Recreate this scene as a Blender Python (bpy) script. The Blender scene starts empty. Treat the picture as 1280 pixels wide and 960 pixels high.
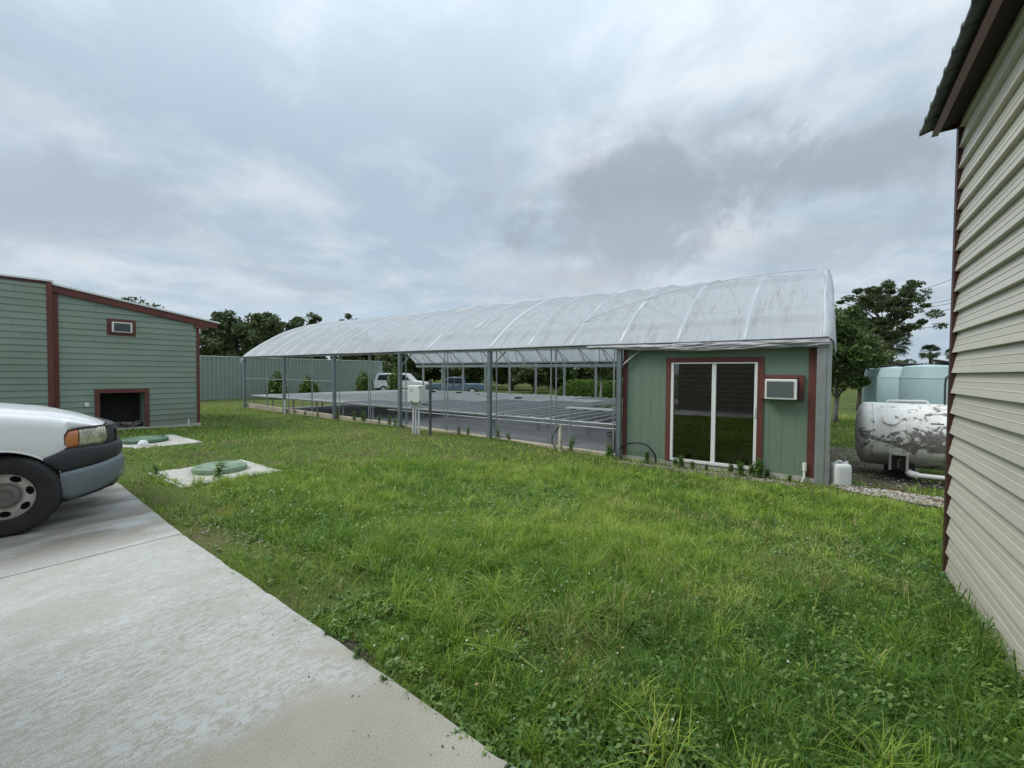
import bpy, bmesh, math, random
import numpy as np
from mathutils import Vector, Matrix
sc = bpy.context.scene
COL = sc.collection
R = math.radians
rng = np.random.default_rng(7)
random.seed(7)

# ------------------------------------------------------------------ camera
CAMZ = 1.55
yaw, pit, rol = R(35.7), R(1.48), R(.45)
F = Vector((-math.sin(yaw)*math.cos(pit), math.cos(yaw)*math.cos(pit), -math.sin(pit)))
R0 = Vector((math.cos(yaw), math.sin(yaw), 0)); U0 = R0.cross(F)
RT = R0*math.cos(rol) + U0*math.sin(rol); UP = U0*math.cos(rol) - R0*math.sin(rol)
cam_d = bpy.data.cameras.new('camera'); cam = bpy.data.objects.new('camera', cam_d); COL.objects.link(cam)
cam.matrix_world = Matrix(((RT.x, UP.x, -F.x, 0), (RT.y, UP.y, -F.y, 0), (RT.z, UP.z, -F.z, CAMZ), (0, 0, 0, 1)))
cam_d.sensor_width = 36; cam_d.lens = 542/1280*36; cam_d.clip_start = .05; cam_d.clip_end = 3000
sc.camera = cam

def ray(x, y): return F + RT*((x-640)/542) - UP*((y-480)/542)
def at(x, y, d): return Vector((0, 0, CAMZ)) + ray(x, y)*d

# ------------------------------------------------------------------ light
SUN_EL, SUN_AZ = R(50), R(232)        # azimuth clockwise from +Y
sd = Vector((math.sin(SUN_AZ)*math.cos(SUN_EL), math.cos(SUN_AZ)*math.cos(SUN_EL), math.sin(SUN_EL)))
sl = bpy.data.lights.new('sun', 'SUN'); sl.energy = 1.5; sl.angle = R(22); sl.color = (1, .96, .9)
so = bpy.data.objects.new('sun', sl); COL.objects.link(so); so.rotation_euler = sd.to_track_quat('Z', 'Y').to_euler()
so.location = (0, 0, 30)

w = bpy.data.worlds.new('World'); sc.world = w; w.use_nodes = True
try: w.cycles.sampling_method = 'MANUAL'; w.cycles.sample_map_resolution = 512
except Exception: pass
nt = w.node_tree; nt.nodes.clear(); N = nt.nodes; Lk = nt.links
def nd(t, **k):
    n = N.new(t)
    for a, b in k.items(): setattr(n, a, b)
    return n
def wmath(op, a, b=None, c=None, clamp=False):
    n = nd('ShaderNodeMath', operation=op, use_clamp=clamp)
    for i, v in enumerate((a, b, c)):
        if v is None: continue
        if isinstance(v, (int, float)): n.inputs[i].default_value = v
        else: Lk.new(v, n.inputs[i])
    return n.outputs[0]
def wsmooth(v, a, b, lo=0., hi=1.):
    n = nd('ShaderNodeMapRange', interpolation_type='SMOOTHSTEP')
    Lk.new(v, n.inputs['Value'])
    for k, x in (('From Min', a), ('From Max', b), ('To Min', lo), ('To Max', hi)): n.inputs[k].default_value = x
    return n.outputs['Result']
def wnoise(vec, scale, detail, rough=.55, dist=0., off=(0, 0, 0)):
    m = nd('ShaderNodeMapping'); m.inputs['Location'].default_value = off; Lk.new(vec, m.inputs['Vector'])
    n = nd('ShaderNodeTexNoise'); Lk.new(m.outputs[0], n.inputs['Vector'])
    n.inputs['Scale'].default_value = scale; n.inputs['Detail'].default_value = detail
    n.inputs['Roughness'].default_value = rough; n.inputs['Distortion'].default_value = dist
    return n.outputs['Fac']
def wmix(fac, a, b):
    n = nd('ShaderNodeMix', data_type='RGBA')
    if isinstance(fac, (int, float)): n.inputs[0].default_value = fac
    else: Lk.new(fac, n.inputs[0])
    for i, v in ((6, a), (7, b)):
        if isinstance(v, tuple): n.inputs[i].default_value = v
        else: Lk.new(v, n.inputs[i])
    return n.outputs[2]
tc = nd('ShaderNodeTexCoord'); dirv = tc.outputs['Generated']
sep = nd('ShaderNodeSeparateXYZ'); Lk.new(dirv, sep.inputs[0])
den = wmath('ADD', wmath('MAXIMUM', sep.outputs[2], 0.), .16)
cmb = nd('ShaderNodeCombineXYZ')
Lk.new(wmath('DIVIDE', sep.outputs[0], den), cmb.inputs[0]); Lk.new(wmath('DIVIDE', sep.outputs[1], den), cmb.inputs[1])
pl = cmb.outputs[0]
sky = nd('ShaderNodeTexSky', sky_type='NISHITA', sun_disc=False, sun_elevation=SUN_EL, sun_rotation=SUN_AZ)
sky.dust_density = 2.; sky.air_density = 1.2
skys = nd('ShaderNodeVectorMath', operation='SCALE'); Lk.new(sky.outputs[0], skys.inputs[0]); skys.inputs['Scale'].default_value = 1.0
# broad pale sheets of cloud with thinner bluish gaps
n1 = wnoise(pl, .55, 8, .55, .4, (3.1, 1.7, 0)); n2 = wnoise(pl, 2.1, 9, .62, .25, (7.3, 2.2, 0))
thick = wmath('ADD', wmath('MULTIPLY', n1, .52), wmath('MULTIPLY', n2, .48))
cl = wmix(wsmooth(thick, .40, .60), (3.75, 4.65, 5.55, 1), (5.6, 6.2, 6.75, 1))
# grey patches
n3 = wnoise(pl, 1.1, 9, .6, .7, (11.2, 5.5, 0))
cl = wmix(wsmooth(n3, .46, .70, 0, .5), cl, (3.5, 4.1, 4.75, 1))
# heavier cumulus banks with ragged edges, each at its own bearing
nw = wnoise(dirv, 5.5, 9, .6, .5, (1.3, 4.2, 2.2)); nw2 = wnoise(dirv, 17, 6, .6, .2, (5.3, 1.2, 2.2))
def bank(cl, px, py, sx, sy, col, strength, ragged=.9):
    d0 = ray(px, py).normalized()
    e1 = d0.cross(Vector((0, 0, 1))).normalized(); e2 = e1.cross(d0)
    def dotv(v):
        n = nd('ShaderNodeVectorMath', operation='DOT_PRODUCT'); Lk.new(dirv, n.inputs[0]); n.inputs[1].default_value = tuple(v); return n.outputs['Value']
    a = wmath('DIVIDE', dotv(e1), sx); b = wmath('DIVIDE', dotv(e2), sy); front = wsmooth(dotv(d0), .2, .5)
    r = wmath('SQRT', wmath('ADD', wmath('MULTIPLY', a, a), wmath('MULTIPLY', b, b)))
    r = wmath('ADD', r, wmath('MULTIPLY', wmath('SUBTRACT', nw, .5), ragged*2.6))
    r = wmath('ADD', r, wmath('MULTIPLY', wmath('SUBTRACT', nw2, .5), ragged*.7))
    f = wmath('MULTIPLY', wmath('MULTIPLY', wsmooth(r, 1.32, .32), strength), front)
    return wmix(f, cl, col)
cl = bank(cl, 1070, 200, .20, .07, (3.2, 3.7, 4.2, 1), .9, 1.2)
cl = bank(cl, 1040, 300, .24, .05, (3.6, 4.2, 4.8, 1), .8, 1.1)
cl = bank(cl, 40, 240, .16, .09, (3.5, 4.1, 4.8, 1), .85)
cl = bank(cl, 480, 405, .5, .05, (4.4, 5.5, 6.5, 1), .6, .5)
cl = bank(cl, 690, 345, .25, .05, (5.0, 5.6, 6.1, 1), .8, .5)
cl = bank(cl, 905, 300, .10, .05, (5.6, 6.1, 6.5, 1), .6, .7)
cl = bank(cl, 760, 215, .22, .07, (5.3, 5.9, 6.35, 1), .8, 1.2)
cl = bank(cl, 800, 245, .285, .115, (3.2, 3.68, 4.2, 1), 1.0, 1.1)
cl = bank(cl, 810, 300, .20, .07, (3.5, 4.0, 4.5, 1), .9, 1.2)
cl = bank(cl, 700, 350, .22, .035, (4.1, 4.6, 5.05, 1), .7, 1.0)
# an overcast sky is brightest overhead
cov = wmix(wsmooth(sep.outputs[2], .35, .95), (1, 1, 1, 1), (2.3, 2.2, 2.06, 1))
mul = nd('ShaderNodeMix', data_type='RGBA', blend_type='MULTIPLY'); mul.inputs[0].default_value = 1
Lk.new(cl, mul.inputs[6]); Lk.new(cov, mul.inputs[7])
fin = wmix(.93, skys.outputs[0], mul.outputs[2])
bg = nd('ShaderNodeBackground'); bg.inputs['Strength'].default_value = .10; Lk.new(fin, bg.inputs[0])
wo = nd('ShaderNodeOutputWorld'); Lk.new(bg.outputs[0], wo.inputs[0])
sc.view_settings.view_transform = 'Standard'; sc.view_settings.look = 'None'
sc.view_settings.exposure = 0.30; sc.view_settings.gamma = 1; sc.view_settings.use_curve_mapping = False
try:
    sc.cycles.max_bounces = 8; sc.cycles.transparent_max_bounces = 12; sc.cycles.use_denoising = True
except Exception: pass

# ------------------------------------------------------------------ materials
MATS = {}
def mat(name, col, rough=.6, metal=0., var=.0, scale=6., col2=None, lo=.4, hi=.6, bump=0., bscale=40., spec=.4, stretch=None,
        tint=None, trans=0., alpha=1., var2=0., scale2=60., coat=0., splash=None, course=None, bumpy=None):
    """procedural surface: base colour, second colour through a noise mask, small colour variation, bump"""
    if name in MATS: return MATS[name]
    m = bpy.data.materials.new(name); m.use_nodes = True; MATS[name] = m
    t = m.node_tree; n = t.nodes; l = t.links; n.clear()
    out = n.new('ShaderNodeOutputMaterial'); p = n.new('ShaderNodeBsdfPrincipled')
    p.inputs['Roughness'].default_value = rough; p.inputs['Metallic'].default_value = metal
    p.inputs['Specular IOR Level'].default_value = spec
    if coat: p.inputs['Coat Weight'].default_value = coat; p.inputs['Coat Roughness'].default_value = .08
    g = n.new('ShaderNodeNewGeometry'); mp = n.new('ShaderNodeMapping'); l.new(g.outputs['Position'], mp.inputs[0])
    if stretch: mp.inputs['Scale'].default_value = stretch
    def noise(s, d=5, r=.6):
        x = n.new('ShaderNodeTexNoise'); l.new(mp.outputs[0], x.inputs[0]); x.inputs['Scale'].default_value = s
        x.inputs['Detail'].default_value = d; x.inputs['Roughness'].default_value = r; return x.outputs['Fac']
    def rgb(c):
        x = n.new('ShaderNodeRGB'); x.outputs[0].default_value = (*c, 1); return x.outputs[0]
    c = rgb(col)
    if col2 is not None:
        mr = n.new('ShaderNodeMapRange'); mr.interpolation_type = 'SMOOTHSTEP'; l.new(noise(scale, 7), mr.inputs[0])
        mr.inputs[1].default_value = lo; mr.inputs[2].default_value = hi
        mx = n.new('ShaderNodeMix'); mx.data_type = 'RGBA'; l.new(mr.outputs[0], mx.inputs[0]); l.new(c, mx.inputs[6]); mx.inputs[7].default_value = (*col2, 1)
        c = mx.outputs[2]
    if tint is not None:
        at_ = n.new('ShaderNodeAttribute'); at_.attribute_name = 'tint'
        ramp = n.new('ShaderNodeValToRGB'); l.new(at_.outputs['Fac'], ramp.inputs[0])
        e = ramp.color_ramp.elements
        e[0].position = 0; e[0].color = (*tint[0], 1); e[1].position = 1; e[1].color = (*tint[-1], 1)
        for i, tcx in enumerate(tint[1:-1]):
            q = e.new((i+1)/(len(tint)-1)); q.color = (*tcx, 1)
        c = ramp.outputs[0]
    for vv, ss in ((var, scale*.7), (var2, scale2)):
        if not vv: continue
        hs = n.new('ShaderNodeHueSaturation'); l.new(c, hs.inputs['Color'])
        mr = n.new('ShaderNodeMapRange'); l.new(noise(ss), mr.inputs[0]); mr.inputs[1].default_value = .3; mr.inputs[2].default_value = .7
        mr.inputs[3].default_value = 1-vv; mr.inputs[4].default_value = 1+vv; l.new(mr.outputs[0], hs.inputs['Value']); c = hs.outputs[0]
    sz = n.new('ShaderNodeSeparateXYZ'); l.new(g.outputs['Position'], sz.inputs[0])
    def m2(op, a, b):
        x = n.new('ShaderNodeMath'); x.operation = op
        for i, v in enumerate((a, b)):
            if isinstance(v, (int, float)): x.inputs[i].default_value = v
            else: l.new(v, x.inputs[i])
        return x.outputs[0]
    if course:      # every board has weathered a little differently
        k = m2('FLOOR', m2('DIVIDE', m2('SUBTRACT', sz.outputs[2], course[2]), course[1]), 0)
        cb = n.new('ShaderNodeCombineXYZ'); l.new(k, cb.inputs[2]); l.new(m2('FLOOR', m2('ADD', m2('MULTIPLY', sz.outputs[1], .29), m2('MULTIPLY', k, .37)), 0), cb.inputs[1])
        wn = n.new('ShaderNodeTexWhiteNoise'); l.new(cb.outputs[0], wn.inputs[0])
        hs = n.new('ShaderNodeHueSaturation'); l.new(c, hs.inputs['Color']); l.new(m2('ADD', m2('MULTIPLY', wn.outputs['Value'], 2*course[0]), 1-course[0]), hs.inputs['Value']); c = hs.outputs[0]
    if splash:      # soil splashed up from the ground
        f = m2('MULTIPLY', m2('SUBTRACT', splash[4], sz.outputs[2]), 1/(splash[4]-splash[3])); f = m2('MULTIPLY', m2('MAXIMUM', f, 0), 1.0)
        f = m2('MULTIPLY', m2('MULTIPLY', f, f), m2('ADD', noise(6), .15)); cl_ = n.new('ShaderNodeClamp'); l.new(f, cl_.inputs[0])
        mx = n.new('ShaderNodeMix'); mx.data_type = 'RGBA'; l.new(cl_.outputs[0], mx.inputs[0]); l.new(c, mx.inputs[6]); mx.inputs[7].default_value = (*splash[:3], 1); c = mx.outputs[2]
    l.new(c, p.inputs['Base Color'])
    if bumpy:       # fluting across a lens
        wv = n.new('ShaderNodeTexWave'); l.new(mp.outputs[0], wv.inputs[0]); wv.bands_direction = 'Y'; wv.inputs['Scale'].default_value = bumpy; wv.inputs['Distortion'].default_value = 2.5
        b = n.new('ShaderNodeBump'); b.inputs['Strength'].default_value = .6; b.inputs['Distance'].default_value = .01; l.new(wv.outputs['Fac'], b.inputs['Height']); l.new(b.outputs[0], p.inputs['Normal'])
    if bump:
        b = n.new('ShaderNodeBump'); b.inputs['Strength'].default_value = bump; b.inputs['Distance'].default_value = .02
        l.new(noise(bscale, 6), b.inputs['Height']); l.new(b.outputs[0], p.inputs['Normal'])
    sh = p.outputs[0]
    if trans:
        tr = n.new('ShaderNodeBsdfTranslucent'); l.new(c, tr.inputs[0])
        ms = n.new('ShaderNodeMixShader'); ms.inputs[0].default_value = trans; l.new(sh, ms.inputs[1]); l.new(tr.outputs[0], ms.inputs[2]); sh = ms.outputs[0]
    if alpha < 1:
        ta = n.new('ShaderNodeBsdfTransparent'); ms = n.new('ShaderNodeMixShader'); ms.inputs[0].default_value = 1-alpha
        l.new(sh, ms.inputs[1]); l.new(ta.outputs[0], ms.inputs[2]); sh = ms.outputs[0]
    l.new(sh, out.inputs[0])
    return m
def glass(name, tintc=(.5, .52, .5), refl=.07, rough=.0):
    if name in MATS: return MATS[name]
    m = bpy.data.materials.new(name); m.use_nodes = True; MATS[name] = m
    t = m.node_tree; n = t.nodes; l = t.links; n.clear()
    out = n.new('ShaderNodeOutputMaterial'); a = n.new('ShaderNodeBsdfTransparent'); a.inputs[0].default_value = (*tintc, 1)
    g = n.new('ShaderNodeBsdfGlossy'); g.inputs['Roughness'].default_value = rough; g.inputs['Color'].default_value = (1, 1, 1, 1)
    lw = n.new('ShaderNodeLayerWeight'); lw.inputs[0].default_value = .35
    mr = n.new('ShaderNodeMapRange'); l.new(lw.outputs['Fresnel'], mr.inputs[0]); mr.inputs[3].default_value = refl; mr.inputs[4].default_value = .9; mr.inputs[1].default_value = .08
    ms = n.new('ShaderNodeMixShader'); l.new(mr.outputs[0], ms.inputs[0]); l.new(a.outputs[0], ms.inputs[1]); l.new(g.outputs[0], ms.inputs[2]); l.new(ms.outputs[0], out.inputs[0])
    return m

GREEN = mat('green painted siding', (.235, .295, .25), .65, var=.10, scale=1.3, var2=.05, scale2=25, col2=(.245, .285, .205), lo=.48, hi=.72, splash=(.16, .17, .12, -.05, .75), course=(.05, .1535, -.03))
TGREEN = mat('green grooved plywood', (.165, .235, .178), .7, var=.07, scale=2., stretch=(1, 1, .35), bump=.08, bscale=60)
RED = mat('oxide red trim', (.135, .044, .036), .6, var=.15, scale=4)
DRED = mat('dark maroon trim', (.075, .024, .026), .55, var=.12, scale=5)
BEIGE = mat('beige siding', (.53, .51, .43), .36, var=.07, scale=1.5, var2=.03, scale2=30, stretch=(1, .25, 1), splash=(.36, .34, .26, -.1, .55), course=(.035, .1655, -.08))
GALV = mat('galvanised steel', (.36, .39, .40), .45, .55, var=.12, scale=5, var2=.06)
DGALV = mat('weathered galvanised steel', (.20, .235, .25), .5, .4, var=.15, scale=5)
WHITE = mat('white painted metal', (.78, .79, .78), .4, var=.03, scale=5)
WPVC = mat('white plastic pipe', (.78, .77, .74), .35, var=.04, scale=8)
BLACK = mat('black plastic', (.012, .012, .013), .45)
DARK = mat('dark interior', (.02, .02, .02), .9)
CONC_OLD = mat('weathered slab concrete', (.46, .45, .41), .9, var=.1, scale=6, col2=(.34, .33, .29), lo=.5, hi=.7, bump=.4, bscale=50, var2=.06)
WHITEROOF = mat('white metal roofing', (.75, .76, .76), .4, var=.04, scale=3)
BARK = mat('tree bark', (.085, .072, .058), .9, var=.3, scale=4, bump=.5, bscale=20)

# ------------------------------------------------------------------ helpers
LOC = {}
def tag(o, label=None, cat=None, group=None, kind=None):
    if label: o['label'] = label
    if cat: o['category'] = cat
    if group: o['group'] = group
    if kind: o['kind'] = kind
    return o
def thing(name, label, cat, loc=(0, 0, 0), group=None, rz=0.):
    o = bpy.data.objects.new(name, None); COL.objects.link(o); o.empty_display_size = .2
    o.location = loc; o.rotation_euler = (0, 0, rz); LOC[o] = Vector(loc)
    return tag(o, label, cat, group)
class MB:
    def __init__(s): s.v = []; s.f = []
    def quadv(s, vs, fs):
        b = len(s.v); s.v += [tuple(map(float, p)) for p in vs]; s.f += [tuple(i+b for i in f) for f in fs]; return s
    def box(s, a, b, M=None):
        x0, y0, z0 = a; x1, y1, z1 = b
        vs = [Vector(p) for p in ((x0, y0, z0), (x1, y0, z0), (x1, y1, z0), (x0, y1, z0), (x0, y0, z1), (x1, y0, z1), (x1, y1, z1), (x0, y1, z1))]
        if M is not None: vs = [M @ p for p in vs]
        return s.quadv(vs, [(0, 3, 2, 1), (4, 5, 6, 7), (0, 1, 5, 4), (1, 2, 6, 5), (2, 3, 7, 6), (3, 0, 4, 7)])
    def tube(s, pts, r, n=8, caps=True):
        pts = [Vector(p) for p in pts]; k = len(pts)
        rr = r if isinstance(r, (list, tuple)) else [r]*k
        up = None; rings = []
        for i, p in enumerate(pts):
            d = (pts[min(i+1, k-1)] - pts[max(i-1, 0)])
            if d.length < 1e-9: d = Vector((0, 0, 1))
            d.normalize()
            if up is None:
                up = Vector((0, 0, 1)) if abs(d.z) < .9 else Vector((1, 0, 0))
            a = d.cross(up)
            if a.length < 1e-6: a = d.cross(Vector((1, .3, 0)))
            a.normalize(); b = a.cross(d).normalized(); up = b
            rings.append([p + a*(rr[i]*math.cos(2*math.pi*j/n)) + b*(rr[i]*math.sin(2*math.pi*j/n)) for j in range(n)])
        vs = [q for g in rings for q in g]; fs = []
        for i in range(k-1):
            for j in range(n):
                fs.append((i*n+j, i*n+(j+1) % n, (i+1)*n+(j+1) % n, (i+1)*n+j))
        if caps: fs.append(tuple(range(n-1, -1, -1))); fs.append(tuple(range((k-1)*n, k*n)))
        return s.quadv(vs, fs)
    def lathe(s, prof, M=None, n=32, caps=True):
        """profile of (radius, height), turned round local z"""
        M = M or Matrix(); vs = []; fs = []
        for r, z in prof:
            for j in range(n): vs.append(M @ Vector((r*math.cos(2*math.pi*j/n), r*math.sin(2*math.pi*j/n), z)))
        for i in range(len(prof)-1):
            for j in range(n): fs.append((i*n+j, i*n+(j+1) % n, (i+1)*n+(j+1) % n, (i+1)*n+j))
        if caps and prof[0][0] > 1e-6: fs.append(tuple(range(n-1, -1, -1)))
        if caps and prof[-1][0] > 1e-6: fs.append(tuple(range((len(prof)-1)*n, len(prof)*n)))
        return s.quadv(vs, fs)
    def grid(s, P, skip=None, closeu=False):
        nu, nv = len(P), len(P[0]); vs = [q for r in P for q in r]; fs = []
        for i in range(nu - (0 if closeu else 1)):
            for j in range(nv-1):
                if skip and skip(i, j): continue
                i2 = (i+1) % nu
                fs.append((i*nv+j, i2*nv+j, i2*nv+j+1, i*nv+j+1))
        return s.quadv(vs, fs)
    def prism(s, poly, axis, a, b):
        """polygon in the two other axes extruded along axis from a to b"""
        def mk(p, t):
            if axis == 'x': return (t, p[0], p[1])
            if axis == 'y': return (p[0], t, p[1])
            return (p[0], p[1], t)
        n = len(poly); vs = [mk(p, a) for p in poly] + [mk(p, b) for p in poly]
        fs = [tuple(range(n-1, -1, -1)), tuple(range(n, 2*n))] + [(i, (i+1) % n, n+(i+1) % n, n+i) for i in range(n)]
        return s.quadv(vs, fs)
    def build(s, name, m, parent=None, smooth=False, bevel=0., local=False, recalc=True, solid=0.):
        me = bpy.data.meshes.new(name)
        off = Vector((0, 0, 0))
        if parent is not None and not local:
            q = parent
            while q is not None: off += LOC.get(q, Vector((0, 0, 0))); q = q.parent
        vs = [(x-off.x, y-off.y, z-off.z) for x, y, z in s.v] if off.length else s.v
        me.from_pydata(vs, [], s.f); me.update()
        if recalc:
            bm = bmesh.new(); bm.from_mesh(me); bmesh.ops.recalc_face_normals(bm, faces=bm.faces); bm.to_mesh(me); bm.free()
        for mm in (m if isinstance(m, (list, tuple)) else [m]): me.materials.append(mm)
        if smooth:
            me.polygons.foreach_set('use_smooth', [True]*len(me.polygons))
            if smooth == 'auto':
                try: me.set_sharp_from_angle(angle=R(35))
                except Exception: pass
        o = bpy.data.objects.new(name, me); COL.objects.link(o)
        if parent is not None: o.parent = parent
        if solid: md = o.modifiers.new('solid', 'SOLIDIFY'); md.thickness = solid; md.offset = 0
        if bevel:
            md = o.modifiers.new('bevel', 'BEVEL'); md.width = bevel; md.segments = 2; md.limit_method = 'ANGLE'; md.angle_limit = R(40)
        return o
def copy_thing(root, loc, rz=None, label=None):
    r = root.copy(); COL.objects.link(r); r.location = loc
    if rz is not None: r.rotation_euler = (0, 0, rz)
    if label: r['label'] = label
    for ch in list(root.children):
        c = ch.copy(); COL.objects.link(c); c.parent = r
        for g in list(ch.children):
            d = g.copy(); COL.objects.link(d); d.parent = c
    return r
def np_mesh(name, V, faces_groups, m, tint=None, parent=None, smooth=False):
    """V (n,3); faces_groups: list of int arrays (k,c)"""
    me = bpy.data.meshes.new(name); V = np.asarray(V, np.float32)
    me.vertices.add(len(V)); me.vertices.foreach_set('co', V.ravel())
    loops = np.concatenate([g.ravel() for g in faces_groups]).astype(np.int32)
    tot = np.concatenate([np.full(len(g), g.shape[1], np.int32) for g in faces_groups])
    st = np.concatenate([[0], np.cumsum(tot)[:-1]]).astype(np.int32)
    me.loops.add(len(loops)); me.loops.foreach_set('vertex_index', loops)
    me.polygons.add(len(tot)); me.polygons.foreach_set('loop_start', st); me.polygons.foreach_set('loop_total', tot)
    if smooth: me.polygons.foreach_set('use_smooth', np.ones(len(tot), bool))
    me.update(calc_edges=True)
    if tint is not None:
        a = me.attributes.new('tint', 'FLOAT', 'POINT'); a.data.foreach_set('value', np.asarray(tint, np.float32))
    for mm in (m if isinstance(m, (list, tuple)) else [m]): me.materials.append(mm)
    o = bpy.data.objects.new(name, me); COL.objects.link(o)
    if parent is not None: o.parent = parent
    return o
class VN:
    """tileable value noise on a lattice"""
    def __init__(s, seed): s.t = np.random.default_rng(seed).random((256, 256))
    def __call__(s, x, y):
        xi = np.floor(x).astype(int); yi = np.floor(y).astype(int); fx = x-xi; fy = y-yi
        fx = fx*fx*(3-2*fx); fy = fy*fy*(3-2*fy); g = lambda a, b: s.t[a % 256, b % 256]
        return (g(xi, yi)*(1-fx)+g(xi+1, yi)*fx)*(1-fy)+(g(xi, yi+1)*(1-fx)+g(xi+1, yi+1)*fx)*fy
    def fbm(s, x, y, o=4): return sum(s(x*2**k+17*k, y*2**k+9*k)*.5**k for k in range(o))/sum(.5**k for k in range(o))
vn = VN(3); vn2 = VN(11); vn3 = VN(23)
def sst(x, a, b): t = np.clip((x-a)/(b-a), 0, 1); return t*t*(3-2*t)

# ------------------------------------------------------------------ ground
def edge(X): return np.interp(X, [-12, -7.72, -4.93, -2.58, -1.55, -.97, 4.0], [1.80, 1.65, 1.49, 1.43, 1.39, 1.37, 1.10])
def H(X, Y):
    X = np.asarray(X, float); Y = np.asarray(Y, float)
    D = .19 + .11*sst(X, -7.2, -4.2) - .04*sst(-X, 14, 22)
    h = -.035 - D*sst(Y, 1.6, 8.6)
    h = np.where(Y > 9.24, np.minimum(h, -.36), h)
    h = h + .03*(vn.fbm(X*.8, Y*.8, 3)-.5)*sst(Y, 1.9, 3.0)
    d = np.hypot(X, Y); h = np.where(d > 45, -.36, h)
    h = np.where(Y < edge(X)-.02, -.09, h)
    return h
def axis(lo, hi, fine, far):
    a = list(np.arange(lo, hi+1e-6, fine)); s = fine
    up = [];  x = hi
    while x < far: s *= 1.35; x += s; up.append(x)
    dn = []; x = lo; s = fine
    while x > -far: s *= 1.35; x -= s; dn.append(x)
    return np.array(dn[::-1]+a+up)
gx = axis(-24, 6, .2, 1500); gy = axis(-3, 22, .2, 1500)
GX, GY = np.meshgrid(gx, gy, indexing='ij')
V = np.stack([GX, GY, H(GX, GY)], -1).reshape(-1, 3)
nx, ny = len(gx), len(gy); I = np.arange(nx*ny).reshape(nx, ny)
Q = np.stack([I[:-1, :-1], I[1:, :-1], I[1:, 1:], I[:-1, 1:]], -1).reshape(-1, 4)
GROUND = mat('lawn soil and turf', (.085, .115, .030), .95, col2=(.125, .105, .06), scale=1.1, lo=.48, hi=.72, var=.25, var2=.3, scale2=45, bump=.7, bscale=30, spec=.1)
g = np_mesh('ground', V, [Q], GROUND, smooth=True); tag(g, kind='structure')

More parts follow.
